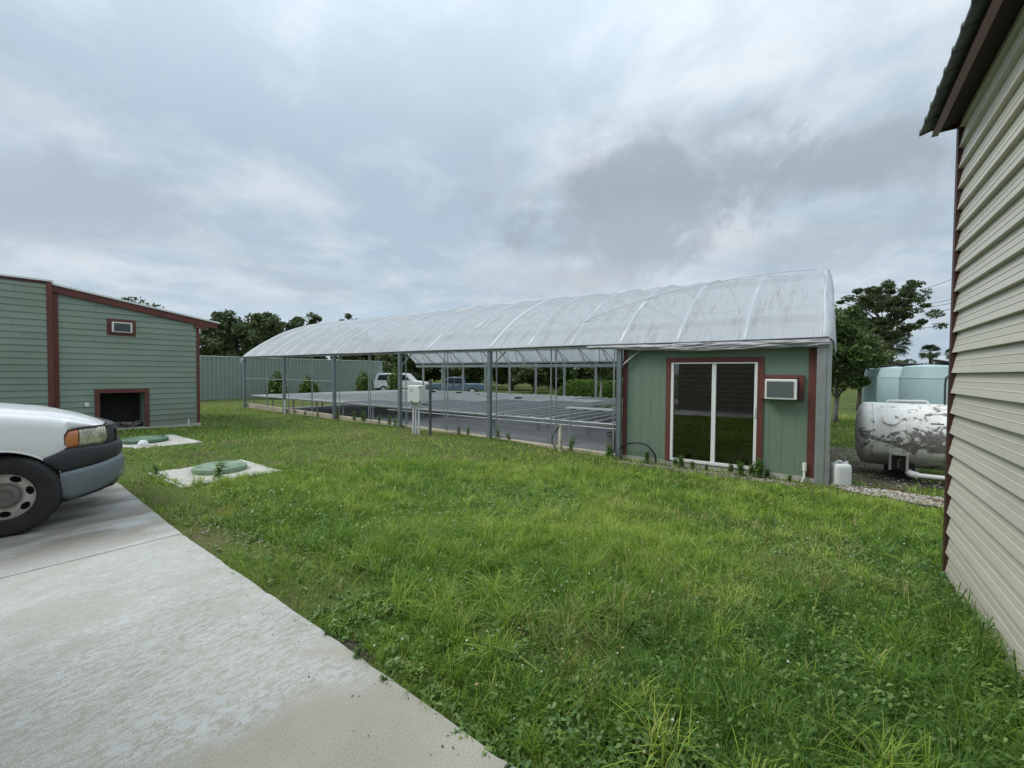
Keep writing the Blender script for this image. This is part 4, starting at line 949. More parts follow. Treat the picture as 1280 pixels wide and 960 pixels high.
for xx in (.78, 2.35):
    m_ = MB(); m_.tube([(xx, 11.05+.602*math.cos(a), .43+.602*math.sin(a)) for a in np.linspace(0, 2*math.pi, 49)], .009, 5); m_.build('weld_seam', PEEL, pt, smooth=True)
m_ = MB(); m_.box((1.55, 10.50, .50), (1.72, 10.52, .60), Matrix.Translation((0, .012, .12))); m_.build('data_plate', mat('dull data plate', (.3, .3, .28), .5, .4), pt)
m_ = MB(); m_.lathe([(.12, 0), (.12, .012), (.10, .018), (0, .018)], Matrix.Translation((1.02, 10.53, .755)) @ Matrix.Rotation(R(57), 4, 'X'), 28); m_.build('inspection_plate', PEEL, pt, smooth='auto')
m_ = MB(); m_.tube(smooth_path([(1.0, 11.0, 1.0), (1.02, 11, 1.07), (1.3, 11, 1.08), (1.55, 11, 1.08), (1.58, 11, 1.0)]), .018); m_.build('lifting_bar', WHITE, pt)
m_ = MB(); m_.tube(smooth_path([(1.80, 11.0, 1.0), (1.80, 11.0, 1.45), (1.84, 11, 1.55), (2.0, 11.02, 1.62), (2.15, 11.05, 1.64)]), .016); m_.build('vent_pipe', mat('dark vent pipe', (.05, .06, .06), .5), pt)
for x in (1.2, 2.9):
    m_ = MB(); m_.box((x-.18, 10.62, -.42), (x+.18, 11.48, -.06)); m_.build('saddle', mat('blackened steel saddle', (.03, .03, .03), .8), pt)
BLUE = mat('pale aqua poly tank', (.47, .62, .63), .45, var=.05, scale=2, trans=.12)
for i, (px_, d, dl, lb_) in enumerate(((1172, 12.0, 0, 'pale aqua poly water tank with tilted black lid nearest the beige building'), (1135, 14.6, 1, 'middle pale aqua poly water tank in the row behind the gas tank'), (1111, 17.2, 2, 'leftmost pale aqua poly water tank in the row behind the gas tank'))):
    p = at(px_, 470, d); t = thing('water_tank', lb_, 'water tank', (p.x, p.y, -.36), 'aqua water tanks')
    rr_ = .80; M = Matrix.Translation((p.x, p.y, -.36))
    prof = [(rr_, 0), (rr_, 1.84), (rr_*.985, 1.87), (rr_*.90, 2.16), (rr_*.86, 2.185), (rr_*.4, 2.23), (0, 2.24)]
    m_ = MB(); m_.lathe(prof, M, 20); m_.build('shell', BLUE, t, smooth='auto', bevel=.012)
    m_ = MB(); m_.lathe([(rr_*1.004, 1.835), (rr_*1.012, 1.85), (rr_*1.004, 1.865)], M, 20, False); m_.build('seam', BLUE, t, smooth=True)
    m_ = MB(); ML = M @ Matrix.Translation((0 if i else .1, -.25, 2.24)) @ Matrix.Rotation(R(14 if i == 0 else 0), 4, 'Y')
    m_.lathe([(.26, 0), (.30, .02), (.30, .06), (.24, .075), (0, .08)], ML, 24); m_.build('lid', BLACK, t, smooth='auto')
jg = thing('plastic_jug', 'white plastic jug standing on dirt beside the galvanised corner post', 'jug', (.27, 9.30, -.36))
m_ = MB(); Mj = Matrix.Translation((.27, 9.30, -.375)) @ Matrix.Rotation(R(28), 4, 'Z')
P = []
for zz, s in ((0, .86), (.02, .97), (.05, 1), (.34, 1), (.385, .97), (.41, .86), (.42, .7)):
    row = []
    for k in range(32):
        a = 2*math.pi*k/32; c, s_ = math.cos(a), math.sin(a); q = .5
        row.append(Mj @ Vector((.135*s*math.copysign(abs(c)**q, c), .12*s*math.copysign(abs(s_)**q, s_), zz)))
    P.append(row+[row[0]])
m_.grid(P); m_.quadv(P[-1][:-1], [tuple(range(32))]); m_.build('body', mat('cloudy white plastic', (.72, .73, .71), .4, var=.05, scale=7, trans=.1), jg, smooth='auto')
m_ = MB(); m_.tube(smooth_path([Mj @ Vector(v) for v in ((-.09, 0, .41), (-.06, 0, .45), (.0, 0, .455), (.03, 0, .42))]), .016); m_.lathe([(.03, 0), (.03, .035), (0, .036)], Mj @ Matrix.Translation((.085, 0, .42)), 16); m_.build('handle', mat('cloudy white plastic', (.7, .7, .7)), jg, smooth='auto')
m_ = MB(); m_.box((-.05, -.024, .421), (.02, .024, .424), Mj); m_.build('grip_opening', BLACK, jg)
wp = thing('white_pipe', 'white plastic drain pipe with a rounded elbow lying in front of the gas tank', 'pipe', (1.6, 10.45, -.3))
m_ = MB(); m_.tube(smooth_path([(1.30, 10.75, -.22), (1.29, 10.55, -.20), (1.31, 10.40, -.20), (1.38, 10.33, -.20)]), .06, 14); m_.build('elbow', WPVC, wp, smooth='auto')
m_ = MB(); m_.tube([(1.36, 10.33, -.20), (2.8, 10.55, -.235)], .042, 14); m_.build('pipe', WPVC, wp, smooth='auto')
m_ = MB(); pts = [(x_, y_, float(H(x_, y_))+.035) for x_, y_ in ((.20, 9.15), (.45, 9.25), (.8, 9.45), (1.02, 9.50), (1.2, 9.3), (1.45, 8.9), (1.62, 8.65))]
m_.tube(smooth_path(pts), .012, 6); tag(m_.build('rusty_rod', mat('rusty brown rod', (.12, .06, .04), .85, var=.3, scale=20)), 'bent rusty brown rod lying on the dirt in front of the gas tank', 'rod')
m_ = MB(); m_.tube(smooth_path([(x_, y_, float(H(x_, y_))+.03) for x_, y_ in ((.75, 8.75), (1.0, 8.6), (1.25, 8.5), (1.6, 8.45))]), .016, 6); tag(m_.build('black_hose', BLACK), 'short black hose lying in gravel near the beige building corner', 'hose')
# power poles and their cables
wpl = mat('grey weathered pole', (.13, .12, .11), .9); CAB = mat('black cable', (.02, .02, .02), .6)
pa = at(1070, 430, 60); pb = at(1330, 400, 34)
tops = {}
pole0 = None
for nm, p, lb_ in (('utility_pole', pa, 'grey utility pole standing behind the big airy tree'), ('utility_pole', pb, 'grey utility pole standing behind the beige building')):
    t = thing(nm, lb_, 'utility pole', (p.x, p.y, -.36)); m_ = MB(); m_.tube([(p.x, p.y, -.6), (p.x, p.y, 11.2 if p is pa else 9.6)], [.16, .11], 10); m_.build('shaft', wpl, t, smooth='auto')
for yA_, yB_ in ((361, 343), (380, 369), (384, 374), (390, 382), (409, 401)):
    A = at(1150, yA_, 56) + (at(1150, yA_, 56)-at(1199, yB_, 40))*.25; B = at(1199, yB_, 40) + (at(1199, yB_, 40)-at(1150, yA_, 56))*.5
    m_ = MB(); pts = []
    for s in np.linspace(0, 1, 20): q = A.lerp(B, s); pts.append((q.x, q.y, q.z-.25*4*s*(1-s)))
    m_.tube(pts, .026, 5); tag(m_.build('overhead_cable', CAB), 'thin overhead cable crossing the sky beside the beige building', 'cable', 'overhead cables between the utility poles')

# ------------------------------------------------------------------ far fence
FG = mat('ribbed green metal fencing', (.26, .325, .285), .6, var=.07, scale=1.5)
fn = thing('metal_fence', 'tall ribbed green metal fence with a pale cap beyond the greenhouse', 'fence', (-32.2, 16, -.3))
m_ = MB(); P = []; y = 8.0
while y < 24.6:
    for dy, dx in ((0, 0), (.03, .06), (.10, .06), (.13, 0), (.17, .02), (.21, 0)):
        P.append([(-32.2+dx, y+dy, -.5), (-32.2+dx, y+dy, 2.44)])
    y += .25
m_.grid(P); m_.build('panel', FG, fn, solid=.01)
m_ = MB(); m_.box((-32.25, 8, 2.44), (-32.13, 24.65, 2.50)); m_.build('cap', mat('pale fence cap', (.55, .57, .55), .5), fn)
m_ = MB(); m_.box((-32.3, 24.6, -.5), (-32.1, 24.75, 2.5)); m_.build('end_post', FG, fn)

# ------------------------------------------------------------------ foliage
def leaf_mat(name, tint, trans=.25): return mat(name, tint[0], .55, tint=tint, trans=trans, spec=.25)
OAK = leaf_mat('dark oak leaves', [(.055, .080, .036), (.082, .115, .048), (.125, .16, .066), (.175, .21, .095)])
MID = leaf_mat('mid green leaves', [(.050, .085, .022), (.075, .12, .032), (.105, .155, .042), (.145, .195, .06)])
BUSHM = leaf_mat('yellow green shrub leaves', [(.07, .115, .028), (.11, .17, .04), (.17, .23, .065)])
PALMM = leaf_mat('palm frond leaves', [(.032, .055, .022), (.055, .08, .035), (.09, .11, .05)], .15)
def leaves(C, size, rg, flat=.0, aspect=.55):
    """C (n,3) centres -> quads"""
    n = len(C); a = rg.normal(size=(n, 3)); a[:, 2] *= (1-flat); a /= np.linalg.norm(a, axis=1, keepdims=True)+1e-9
    b = rg.normal(size=(n, 3)); b[:, 2] *= (1-flat); b -= a*(a*b).sum(1, keepdims=True); b /= np.linalg.norm(b, axis=1, keepdims=True)+1e-9
    s = size*rg.uniform(.6, 1.4, (n, 1)); a = a*s; b = b*s*aspect
    V = np.stack([C-a, C-b*1.0, C+a, C+b*1.0], 1).reshape(-1, 3)
    Fq = np.arange(n*4).reshape(n, 4); return V, Fq
def crown_points(cx, cy, z0, z1, rx, ry, ncl, per, rg, clr, flat=1., shell=.55, top=1.):
    """clumps of leaf positions on an uneven crown; returns leaf points, clump centres"""
    u = rg.normal(size=(ncl, 3)); u /= np.linalg.norm(u, axis=1, keepdims=True)
    r = shell+(1-shell)*rg.random((ncl, 1))
    c = u*r*np.array([rx, ry, (z1-z0)/2]) + np.array([cx, cy, (z0+z1)/2])
    sz = clr*rg.uniform(.55, 1.35, (ncl, 1))
    pts = []
    for i in range(ncl):
        k = int(per*rg.uniform(.5, 1.4)); q = rg.normal(size=(k, 3)); q /= np.linalg.norm(q, axis=1, keepdims=True); q *= rg.random((k, 1))**.45
        pts.append(c[i]+q*sz[i]*np.array([1, 1, flat]))
    return np.concatenate(pts), c
def tree(name, label, x, y, h, rx, lm, seed, z0f=.3, ncl=60, per=160, leaf=.16, clr=.8, tr=.16, flat=.75, group=None, cat='tree', shell=.5, lean=0., flatleaf=.1, base=-.36, limbs=True, ry=None, bark=None):
    rg = np.random.default_rng(seed); t = thing(name, label, cat, (x, y, base), group)
    pts, c = crown_points(0+lean, 0, h*z0f, h, rx, ry or rx, ncl, per, rg, clr, flat, shell)
    m_ = MB(); top = h*(.55+.25*z0f); tw = [(0, 0, -.25)]; nseg = 6
    for i in range(1, nseg+1): s = i/nseg; tw.append((lean*s*.8+rg.normal()*.05*h*.15, rg.normal()*.05*h*.15, top*s))
    m_.tube(tw, [tr*(1.25 if i == 0 else 1-.72*i/nseg) for i in range(nseg+1)], 9)
    if limbs:
        for i in rg.choice(len(c), min(len(c), 18), replace=False):
            a = tw[int(rg.integers(2, nseg+1))]; e = c[i]; mid = (np.array(a)*.5+e*.5)+np.array([0, 0, -.06*h])*rg.random()
            m_.tube([a, tuple(mid), tuple(e)], [tr*.42, tr*.26, tr*.08], 6)
    m_.build('trunk', bark or BARK, t, smooth=True, local=True)
    V, Fq = leaves(pts, leaf, rg, flatleaf)
    d = np.repeat(np.clip(rg.normal(.45, .2, len(pts)) + .9*(vn.fbm(pts[:, 0]*.9+seed, pts[:, 2]*.9+seed*2, 2)-.5), 0, 1), 4)
    np_mesh('crown', V, [Fq], lm, d, parent=t)
    return t
def bear(px, d): q = at(px, 468, d); return q.x, q.y
# trees beyond the fence, left
GT = 'trees beyond the green metal fence'
x, y = bear(150, 47); tree('broadleaf_tree', 'dark treetop showing just above the clapboard building roof', x, y, 9.6, 4.2, OAK, 31, .25, 70, 170, .2, 1.1, .2, group=GT)
for i, (px, d, h, rx, lab) in enumerate(((268, 50, 8.3, 2.4, 'dark broadleaf tree touching the right corner of the clapboard building'), (298, 46, 8.2, 2.6, 'dark broadleaf tree between the clapboard building and the greenhouse roof'),
        (333, 45, 7.9, 1.8, 'dark rounded tree rising beside the far left end of the greenhouse roof'), (372, 58, 8.9, 2.2, 'low tree peeking over the far left slope of the greenhouse roof'),
        (393, 62, 9.7, 1.7, 'small round treetop peeking over the greenhouse roof beside the low tree'), (436, 66, 10.4, 3.3, 'treetop peeking over the greenhouse ridge, last one to the right'))):
    x, y = bear(px, d); tree('broadleaf_tree', lab, x, y, h+.36, rx, OAK, 40+i, .12, 85, 150, .17, .66, .2, flat=.8, group=GT, shell=.45)
# tree belt seen under the greenhouse roof
belt = [(505, 52, 5.6, 2.6), (528, 62, 6.4, 3.2), (556, 60, 6.6, 3.0), (584, 50, 5.6, 2.6), (612, 58, 6.6, 3.1), (640, 48, 5.8, 2.7), (668, 42, 5.2, 2.3), (694, 52, 6.0, 2.8), (716, 58, 6.6, 3.0), (744, 66, 7.4, 3.6), (772, 56, 6.6, 3.2), (800, 62, 7, 3.4), (590, 75, 8.2, 4.2), (700, 85, 9.0, 4.6), (520, 85, 8.6, 4.6), (640, 90, 9.4, 5), (760, 92, 9.4, 5), (465, 64, 6.5, 3.2)]
lbs = ['broadleaf tree beyond the white vehicle seen under the greenhouse roof', 'broadleaf tree standing behind the blue pickup seen under the greenhouse roof', 'dark tree in the shady belt seen under the greenhouse roof behind the benches']
for i, (px, d, h, rx) in enumerate(belt):
    x, y = bear(px, d); lab = lbs[0] if px < 530 else lbs[1] if px < 600 else lbs[2]
    if i in (3, 6, 7, 9): pass
    tree('broadleaf_tree', lab, x, y, h, rx, [OAK, MID, OAK][i % 3], 70+i, .10 if d < 70 else .03, 75, 160, .22, .9, .17, group='trees in the belt behind the greenhouse', shell=.4)
x, y = bear(752, 30); tree('young_tree', 'young tree with a pale trunk behind the hedge under the greenhouse roof', x, y, 4.3, 1.7, MID, 99, .42, 40, 120, .13, .6, .09, bark=mat('pale bark', (.34, .33, .29), .9))
# clipped hedge and round shrubs
def shrub(name, label, x, y, rx, ry, h, lm, seed, n=2600, leaf=.06, group=None, cat='shrub', base=-.36, rz=0., stems=7):
    rg = np.random.default_rng(seed); t = thing(name, label, cat, (x, y, base), group, rz)
    u = rg.normal(size=(n, 3)); u /= np.linalg.norm(u, axis=1, keepdims=True); u[:, 2] = np.abs(u[:, 2])
    k = .40+.95*vn.fbm(u[:, 0]*2.6+seed, u[:, 1]*2.6+u[:, 2]*2.6, 3)
    p = u*(rg.random((n, 1))**.35)*k[:, None]*np.array([rx, ry, h]); p[:, 2] += .04
    V, Fq = leaves(p, leaf, rg, .1); np_mesh('foliage', V, [Fq], lm, np.repeat(np.clip(rg.normal(.5, .22, n), 0, 1), 4), parent=t)
    m_ = MB()
    for i in range(stems): e = p[int(rg.integers(n))]; m_.tube([(rg.normal()*.05, rg.normal()*.05, -.1), tuple(e*.5+np.array([0, 0, .1])), tuple(e)], [.025, .018, .006], 5)
    m_.build('stem', BARK, t, local=True); return t
q1 = Vector((*bear(702, 37), 0)); q2 = Vector((*bear(800, 33), 0)); mid = (q1+q2)/2; dd = q2-q1
rg = np.random.default_rng(5); n = 30000; p = rg.random((n, 3)); hl = dd.length/2
hx = (p[:, 0]*2-1)*hl; prof_ = np.sqrt(np.clip(1-np.abs(p[:, 1]*2-1)**2.5, 0, 1)); endt = np.clip((hl-np.abs(hx))/.8, 0, 1)**.5
hz = (1.25*prof_*endt)*np.where(rg.random(n) < .6, 1, p[:, 2])+.06*rg.normal(size=n)
pts = np.stack([hx, (p[:, 1]*2-1)*.75, np.maximum(hz, .02)], -1); V, Fq = leaves(pts, .075, rg, .1)
hg = thing('hedge', 'long clipped green hedge beyond the bare benches under the greenhouse roof', 'hedge', (mid.x, mid.y, -.36), None, math.atan2(dd.y, dd.x))
np_mesh('foliage', V, [Fq], leaf_mat('hedge leaves', [(.07, .13, .025), (.10, .18, .035), (.15, .24, .05)]), np.repeat(np.clip(rg.normal(.5, .2, n), 0, 1), 4), parent=hg)
m_ = MB()
for i in range(14): xx = -hl+.4+i*(2*hl-.8)/13; m_.tube([(xx, 0, -.1), (xx+.1, .1, .7)], [.04, .015], 5)
m_.build('stem', BARK, hg, local=True)
for px, lab in ((709, 'round dark shrub nearer the tree trunks above the hedge'), (731, 'round dark shrub above the middle of the hedge')):
    x, y = bear(px, 56); shrub('round_shrub', lab, x, y, 1.2, 1.2, 1.5, OAK, px, 2600, .1, 'round shrubs beyond the hedge')
for i, (px, d, h, w_, lab) in enumerate(((346, 29.5, 1.65, .75, 'leafy shrub against the fence in the leftmost bays of the greenhouse'), (386, 30.5, 1.35, .8, 'lower leafy shrub against the fence between two greenhouse posts'), (455, 33, 1.75, .75, 'leafy shrub near the right end of the green fence'), (493, 33, 1.9, .6, 'tall shrub in front of the white vehicle'))):
    x, y = bear(px, d); shrub('leafy_shrub', lab, x, y, w_, w_, h+.25, BUSHM, 200+i, 1100, .11, 'shrubs along the fence')
# right hand trees
x, y = bear(1046, 17.2); tree('leafy_tree', 'leafy tree with a slim trunk beside the greenhouse corner post', x, y, 4.8, 1.15, MID, 301, .22, 75, 135, .08, .42, .10, flat=.85, shell=.35, bark=mat('grey trunk bark', (.20, .19, .17), .9, var=.3, scale=9))
x, y = bear(1074, 24); tree('leafy_tree', 'shadier leafy tree filling the gap left of the aqua water tanks', x, y, 4.5, 1.1, OAK, 302, .26, 70, 120, .10, .50, .12, flat=.8, shell=.35)
def airy_tree():
    rg = np.random.default_rng(77); x, y = bear(1099, 36); t = thing('airy_tree', 'tall airy spreading tree rising above the aqua water tanks', 'tree', (x, y, -.36))
    m_ = MB(); tw = [(0, 0, -.3), (.1, 0, 1.5), (-.1, .1, 3.2), (.15, 0, 4.6), (.5, 0, 6.0), (.7, 0, 7.4)]; m_.tube(tw, [.34, .27, .24, .2, .14, .06], 10)
    # image plane offsets: right vector of the view
    rv = np.array([RT.x, RT.y]); fv = np.array([F.x, F.y]); C = []; 
    for i in range(210):
        a = rg.uniform(0, 2*math.pi); r = rg.random()**.42; u = .15+3.0*r*math.cos(a); z_ = 6.7+2.75*r*math.sin(a); w = rg.normal()*1.3
        if z_ > 6.9 and u > 1.5 and rg.random() < .3: continue
        if u > .7 and z_ < 5.7: continue
        if u > .2 and 5.6 < z_ < 7.4 and rg.random() < .45: continue
        C.append((u, w, z_))
    P = []
    for u, w, z_ in C:
        k = int(rg.uniform(80, 230)); s = rg.uniform(.26, .60); q = rg.normal(size=(k, 3)); q /= np.linalg.norm(q, axis=1, keepdims=True); q *= rg.random((k, 1))**.5
        c = np.array([*(rv*u+fv*w), z_]); P.append(c+q*s*np.array([1.0, 1.0, .55]))
        if rg.random() < .45:
            a = np.array(tw[int(np.clip(1+z_/2.0, 2, 5))]); mdl = a*.45+c*.55+np.array([0, 0, -.25]); m_.tube([tuple(a), tuple(mdl), tuple(c)], [.09, .05, .018], 6)
    m_.build('trunk', BARK, t, smooth=True, local=True)
    P = np.concatenate(P); V, Fq = leaves(P, .095, rg, .35); np_mesh('crown', V, [Fq], OAK, np.repeat(np.clip(rg.normal(.4, .2, len(P)), 0, 1), 4), parent=t)
airy_tree()
def palm(label, px, d, h, fr, seed, lean=0., dead=False):
    rg = np.random.default_rng(seed); x, y = bear(px, d); t = thing('fan_palm', label, 'palm', (x, y, -.36)); m_ = MB()
    tp = Vector((lean*RT.x, lean*RT.y, h)); m_.tube([(0, 0, -.3), (tp.x*.3, tp.y*.3, h*.4), (tp.x*.7, tp.y*.7, h*.75), tuple(tp)], [.22, .17, .15, .16], 9); m_.build('trunk', BARK, t, smooth=True, local=True)
    V = []; Fq = []; T = []
    for i in range(46):
        a = rg.uniform(0, 2*math.pi); el = rg.uniform(-.75, 1.35); dr = Vector((math.cos(a)*math.cos(el), math.sin(a)*math.cos(el), math.sin(el))); hub = tp+dr*fr*.42
        side = dr.cross(Vector((0, 0, 1)));  side = side.normalized() if side.length > .05 else Vector((1, 0, 0)); up = side.cross(dr)
        tt = rg.random(); b = len(V); V += [tp-side*.012, tp+side*.012, hub+side*.012, hub-side*.012]; Fq.append((b, b+1, b+2, b+3)); T += [tt]*4
        for k in range(15):
            g_ = (k-7)/7*1.25; d2 = (dr*math.cos(g_)+side*math.sin(g_)).normalized(); e = hub+d2*fr*.6*(1-.15*abs(g_))+Vector((0, 0, -.13*fr*rg.random()-.08*fr)); wv = d2.cross(up).normalized()*fr*.03
            md = hub+d2*fr*.35; b = len(V); V += [hub, md-wv, e, md+wv]; Fq.append((b, b+1, b+2, b+3)); T += [tt]*4
    np_mesh('crown', np.array([tuple(v) for v in V]), [np.array(Fq)], PALMM, T, parent=t)
palm('fan palm with drooping skirt in front of the airy tree', 1112, 27, 3.9, 1.15, 401)
palm('lone fan palm with a leaning trunk above the aqua water tanks', 1168, 42, 4.2, 1.0, 402, -.5)
palm('fan palm half hidden behind the corner of the beige building', 1192, 48, 4.4, 1.0, 403)
# low far wood on the right and behind
for i, (px, d, h, r_) in enumerate(((1050, 70, 6, 4), (1085, 80, 6, 4.5), (1125, 90, 5.5, 5), (1170, 95, 4.6, 5), (1010, 75, 7, 4), (1215, 90, 5, 5), (985, 60, 6, 4))):
    x, y = bear(px, d); tree('broadleaf_tree', 'distant tree in the low wood far behind the aqua water tanks', x, y, h, r_, OAK, 500+i, .05, 50, 130, .28, 1.2, .2, group='distant trees behind the water tanks')

# ------------------------------------------------------------------ far vehicles
def far_vehicle(name, label, px, d, heading_px, prof, glassp, paint, length, zoff=-.36, bed=None):
    x, y = bear(px, d); a = math.atan2(RT.y, RT.x); t = thing(name, label, 'car' if name != 'small_pickup' else 'pickup truck', (x, y, zoff), None, a)
    m_ = MB(); m_.prism(prof, 'y', -.85, .85); m_.build('body', paint, t, bevel=.06, local=True)
    for k, gp in enumerate(glassp): q = MB(); q.prism(gp, 'y', -.862, .862); q.build('window', mat('dark car glass', (.02, .025, .03), .12, spec=.6), t, local=True)
    for xx in (length*.31, -length*.31):
        for sy in (-.78, .78):
            q = MB(); q.lathe([(.0, -.1), (.30, -.11), (.34, -.08), (.34, .08), (.30, .11), (0, .1)], Matrix.Translation((xx, sy, .34)) @ Matrix.Rotation(R(90), 4, 'X'), 24); wq = q.build('wheel', TYRE, t, smooth='auto', local=True)
            q = MB(); q.lathe([(0, -.12), (.18, -.12), (.2, -.105), (.2, .105), (.18, .12), (0, .12)], Matrix.Translation((xx, sy, .34)) @ Matrix.Rotation(R(90), 4, 'X'), 20); q.build('rim', RIM, wq, smooth='auto', local=True)
    return t
BLUEP = mat('blue grey car paint', (.10, .155, .22), .35, coat=.4, col2=(.42, .45, .48), scale=1.4, lo=.55, hi=.62)
far_vehicle('small_pickup', 'small blue grey pickup parked beyond the growing benches', 569, 36, 0,
    [(-2.4, .45), (-2.45, .75), (-2.3, .93), (-1.05, 1.03), (-.55, 1.46), (-.3, 1.53), (.50, 1.53), (.72, 1.45), (.80, 1.0), (2.45, 1.0), (2.5, .5), (2.2, .42)],
    [[(-.85, 1.05), (-.5, 1.40), (-.02, 1.46), (-.02, 1.04)], [(.06, 1.04), (.06, 1.46), (.5, 1.46), (.66, 1.40), (.70, 1.04)]], BLUEP, 4.9)
far_vehicle('utility_vehicle', 'white sport utility vehicle parked beside the end of the green fence', 503, 39, 0,
    [(-2.3, .45), (-2.35, .9), (-2.3, 1.1), (-2.05, 1.72), (-1.85, 1.80), (.3, 1.80), (.6, 1.74), (1.15, 1.15), (2.2, 1.02), (2.35, .8), (2.3, .45)],
    [[(-2.0, 1.18), (-1.85, 1.62), (-1.1, 1.66), (-1.1, 1.16)], [(-1.0, 1.16), (-1.0, 1.66), (-.1, 1.66), (-.1, 1.16)], [(0, 1.16), (0, 1.66), (.45, 1.64), (.85, 1.2)]], mat('white car paint', (.78, .79, .79), .35, coat=.3), 4.7)

# ------------------------------------------------------------------ gravel and dirt at the right
DIRT = mat('sandy dirt and litter', (.20, .17, .125), .95, col2=(.11, .095, .07), scale=5, lo=.4, hi=.65, var=.25, var2=.3, scale2=60, bump=.8, bscale=50)
def patch(name, cx, cy, rx, ry, rz, seed, m, dz=.012):
    q = MB(); n = 48; rg = np.random.default_rng(seed); ring = []
    rows = [[(cx, cy)]]
    P = []
    for f_ in np.linspace(0.02, 1, 9):
        row = []
        for k in range(n+1):
            a = 2*math.pi*(k % n)/n; rr_ = .78+.42*float(vn2.fbm(np.array(math.cos(a)*1.6+seed), np.array(math.sin(a)*1.6+seed), 3))
            lx, ly = rx*f_*rr_*math.cos(a), ry*f_*rr_*math.sin(a); X = cx+lx*math.cos(rz)-ly*math.sin(rz); Y = cy+lx*math.sin(rz)+ly*math.cos(rz)
            row.append((X, Y, float(H(X, Y))+dz*(1-f_**6)+.004))
        P.append(row)
    q.grid(P); return tag(q.build(name, m, smooth=True), kind='structure')
patch('dirt_patch', .55, 12.0, .9, 2.4, .1, 3, mat('leaf littered soil', (.15, .13, .09), .95, col2=(.085, .08, .05), scale=7, lo=.4, hi=.6, var=.3, var2=.4, scale2=70, bump=.9, bscale=50)); patch('gravel_bed', 1.0, 9.05, .95, .42, -.25, 9, DIRT, .016); patch('dirt_patch', -1.9, 8.86, 1.75, .22, .02, 5, DIRT)
patch('dirt_patch', -2.15, 1.455, .17, .05, .02, 15, mat('damp dark soil', (.045, .036, .027), .95, var=.3, scale=20, bump=.8), .006)
patch('dirt_patch', 1.7, 10.45, 1.2, .32, .1, 19, mat('damp dark soil', (.045, .036, .027)), .014)
rg = np.random.default_rng(44); SV = []; SF = []
ico = np.array([(0, 0, 1), (.9, 0, .3), (.28, .85, .3), (-.72, .53, .3), (-.72, -.53, .3), (.28, -.85, .3), (0, 0, -.5)], float)
icf = np.array([(0, 1, 2), (0, 2, 3), (0, 3, 4), (0, 4, 5), (0, 5, 1), (6, 2, 1), (6, 3, 2), (6, 4, 3), (6, 5, 4), (6, 1, 5)])
def stones(cx, cy, rx, ry, rz, n, s0, s1):
    a = rg.random(n)*2*math.pi; r = np.sqrt(rg.random(n))*1.0; lx, ly = rx*r*np.cos(a), ry*r*np.sin(a)
    X = cx+lx*math.cos(rz)-ly*math.sin(rz); Y = cy+lx*math.sin(rz)+ly*math.cos(rz); Z = H(X, Y)+.018
    for i in range(n):
        s = rg.uniform(s0, s1); th = rg.random()*6.28; c, s_ = math.cos(th), math.sin(th); q = ico*np.array([s, s*rg.uniform(.6, 1), s*.6])*(1+.25*rg.normal(size=(7, 1)))
        q = np.stack([q[:, 0]*c-q[:, 1]*s_, q[:, 0]*s_+q[:, 1]*c, q[:, 2]], -1)+np.array([X[i], Y[i], Z[i]]); SF.append(icf+7*len(SV)); SV.append(q)
stones(1.0, 9.05, .95, .40, -.25, 1500, .010, .028); stones(.75, 12.0, 1.0, 2.5, .15, 500, .012, .03); stones(-1.9, 8.88, 1.7, .18, .02, 500, .008, .022); stones(-4.6, 1.78, .6, .15, .1, 120, .005, .014)
Vs = np.concatenate(SV); tag(np_mesh('gravel', Vs, [np.concatenate(SF)], mat('pale shell gravel', (.45, .42, .36), .9, tint=[(.22, .2, .17), (.45, .42, .36), (.62, .6, .55)]), np.repeat(rg.random(len(SV)), 7)), kind='stuff')

# ------------------------------------------------------------------ grass
def keep_lawn(X, Y, rg):
    ok = Y > edge(X)+.01+.05*rg.normal(size=len(X))*(rg.random(len(X)) < .5)
    ok &= ~((X < LX+.08) & (Y < 5.18)); ok &= ~((X > RX-.03) & (Y < 5.12))
    ok &= ~((X > -22.1) & (X < .1) & (Y > GN+.05) & (Y < GF+.3)); ok &= ~((X > -3.7) & (X < 0) & (Y > SY-.07))
    e_ = Y-edge(X); ok &= ~((X < -2.6) & (e_ < .25+.55*vn3.fbm(X*1.3, Y*1.3+5, 3)) & (vn.fbm(X*2.1+9, Y*2.1, 3) > .44) & (rg.random(len(X)) < .80))   # worn, sparse turf beside the drive
    for (a, b, c, d) in ((-8.3, -7.0, 2.18, 3.36), (-13.0, -11.3, 2.2, 3.75)):
        e = .12*(vn2(X*4, Y*4)-.45); ok &= ~((X > a+e) & (X < b-e) & (Y > c+e) & (Y < d-e))
    def inp(cx, cy, rx, ry, rz, soft):
        dx, dy = X-cx, Y-cy; lx = dx*math.cos(rz)+dy*math.sin(rz); ly = -dx*math.sin(rz)+dy*math.cos(rz); q = np.hypot(lx/rx, ly/ry)+.5*(vn2.fbm(X*5, Y*5, 2)-.5)
        return (q < 1) & (rg.random(len(X)) < soft)
    for a in ((1.0, 9.05, .95, .36, -.25, .9), (.55, 12.0, .9, 2.3, .1, .75), (-1.9, 8.9, 1.75, .2, .02, .5), (-4.5, 1.72, .65, .16, .05, .8), (-6.6, 1.9, 1.0, .25, .1, .6), (-2.15, 1.445, .15, .04, .02, .9), (1.6, 10.3, 1.2, .3, .1, .6)): ok &= ~inp(*a)
    return ok
VIEWA = math.atan2(F.y, F.x)
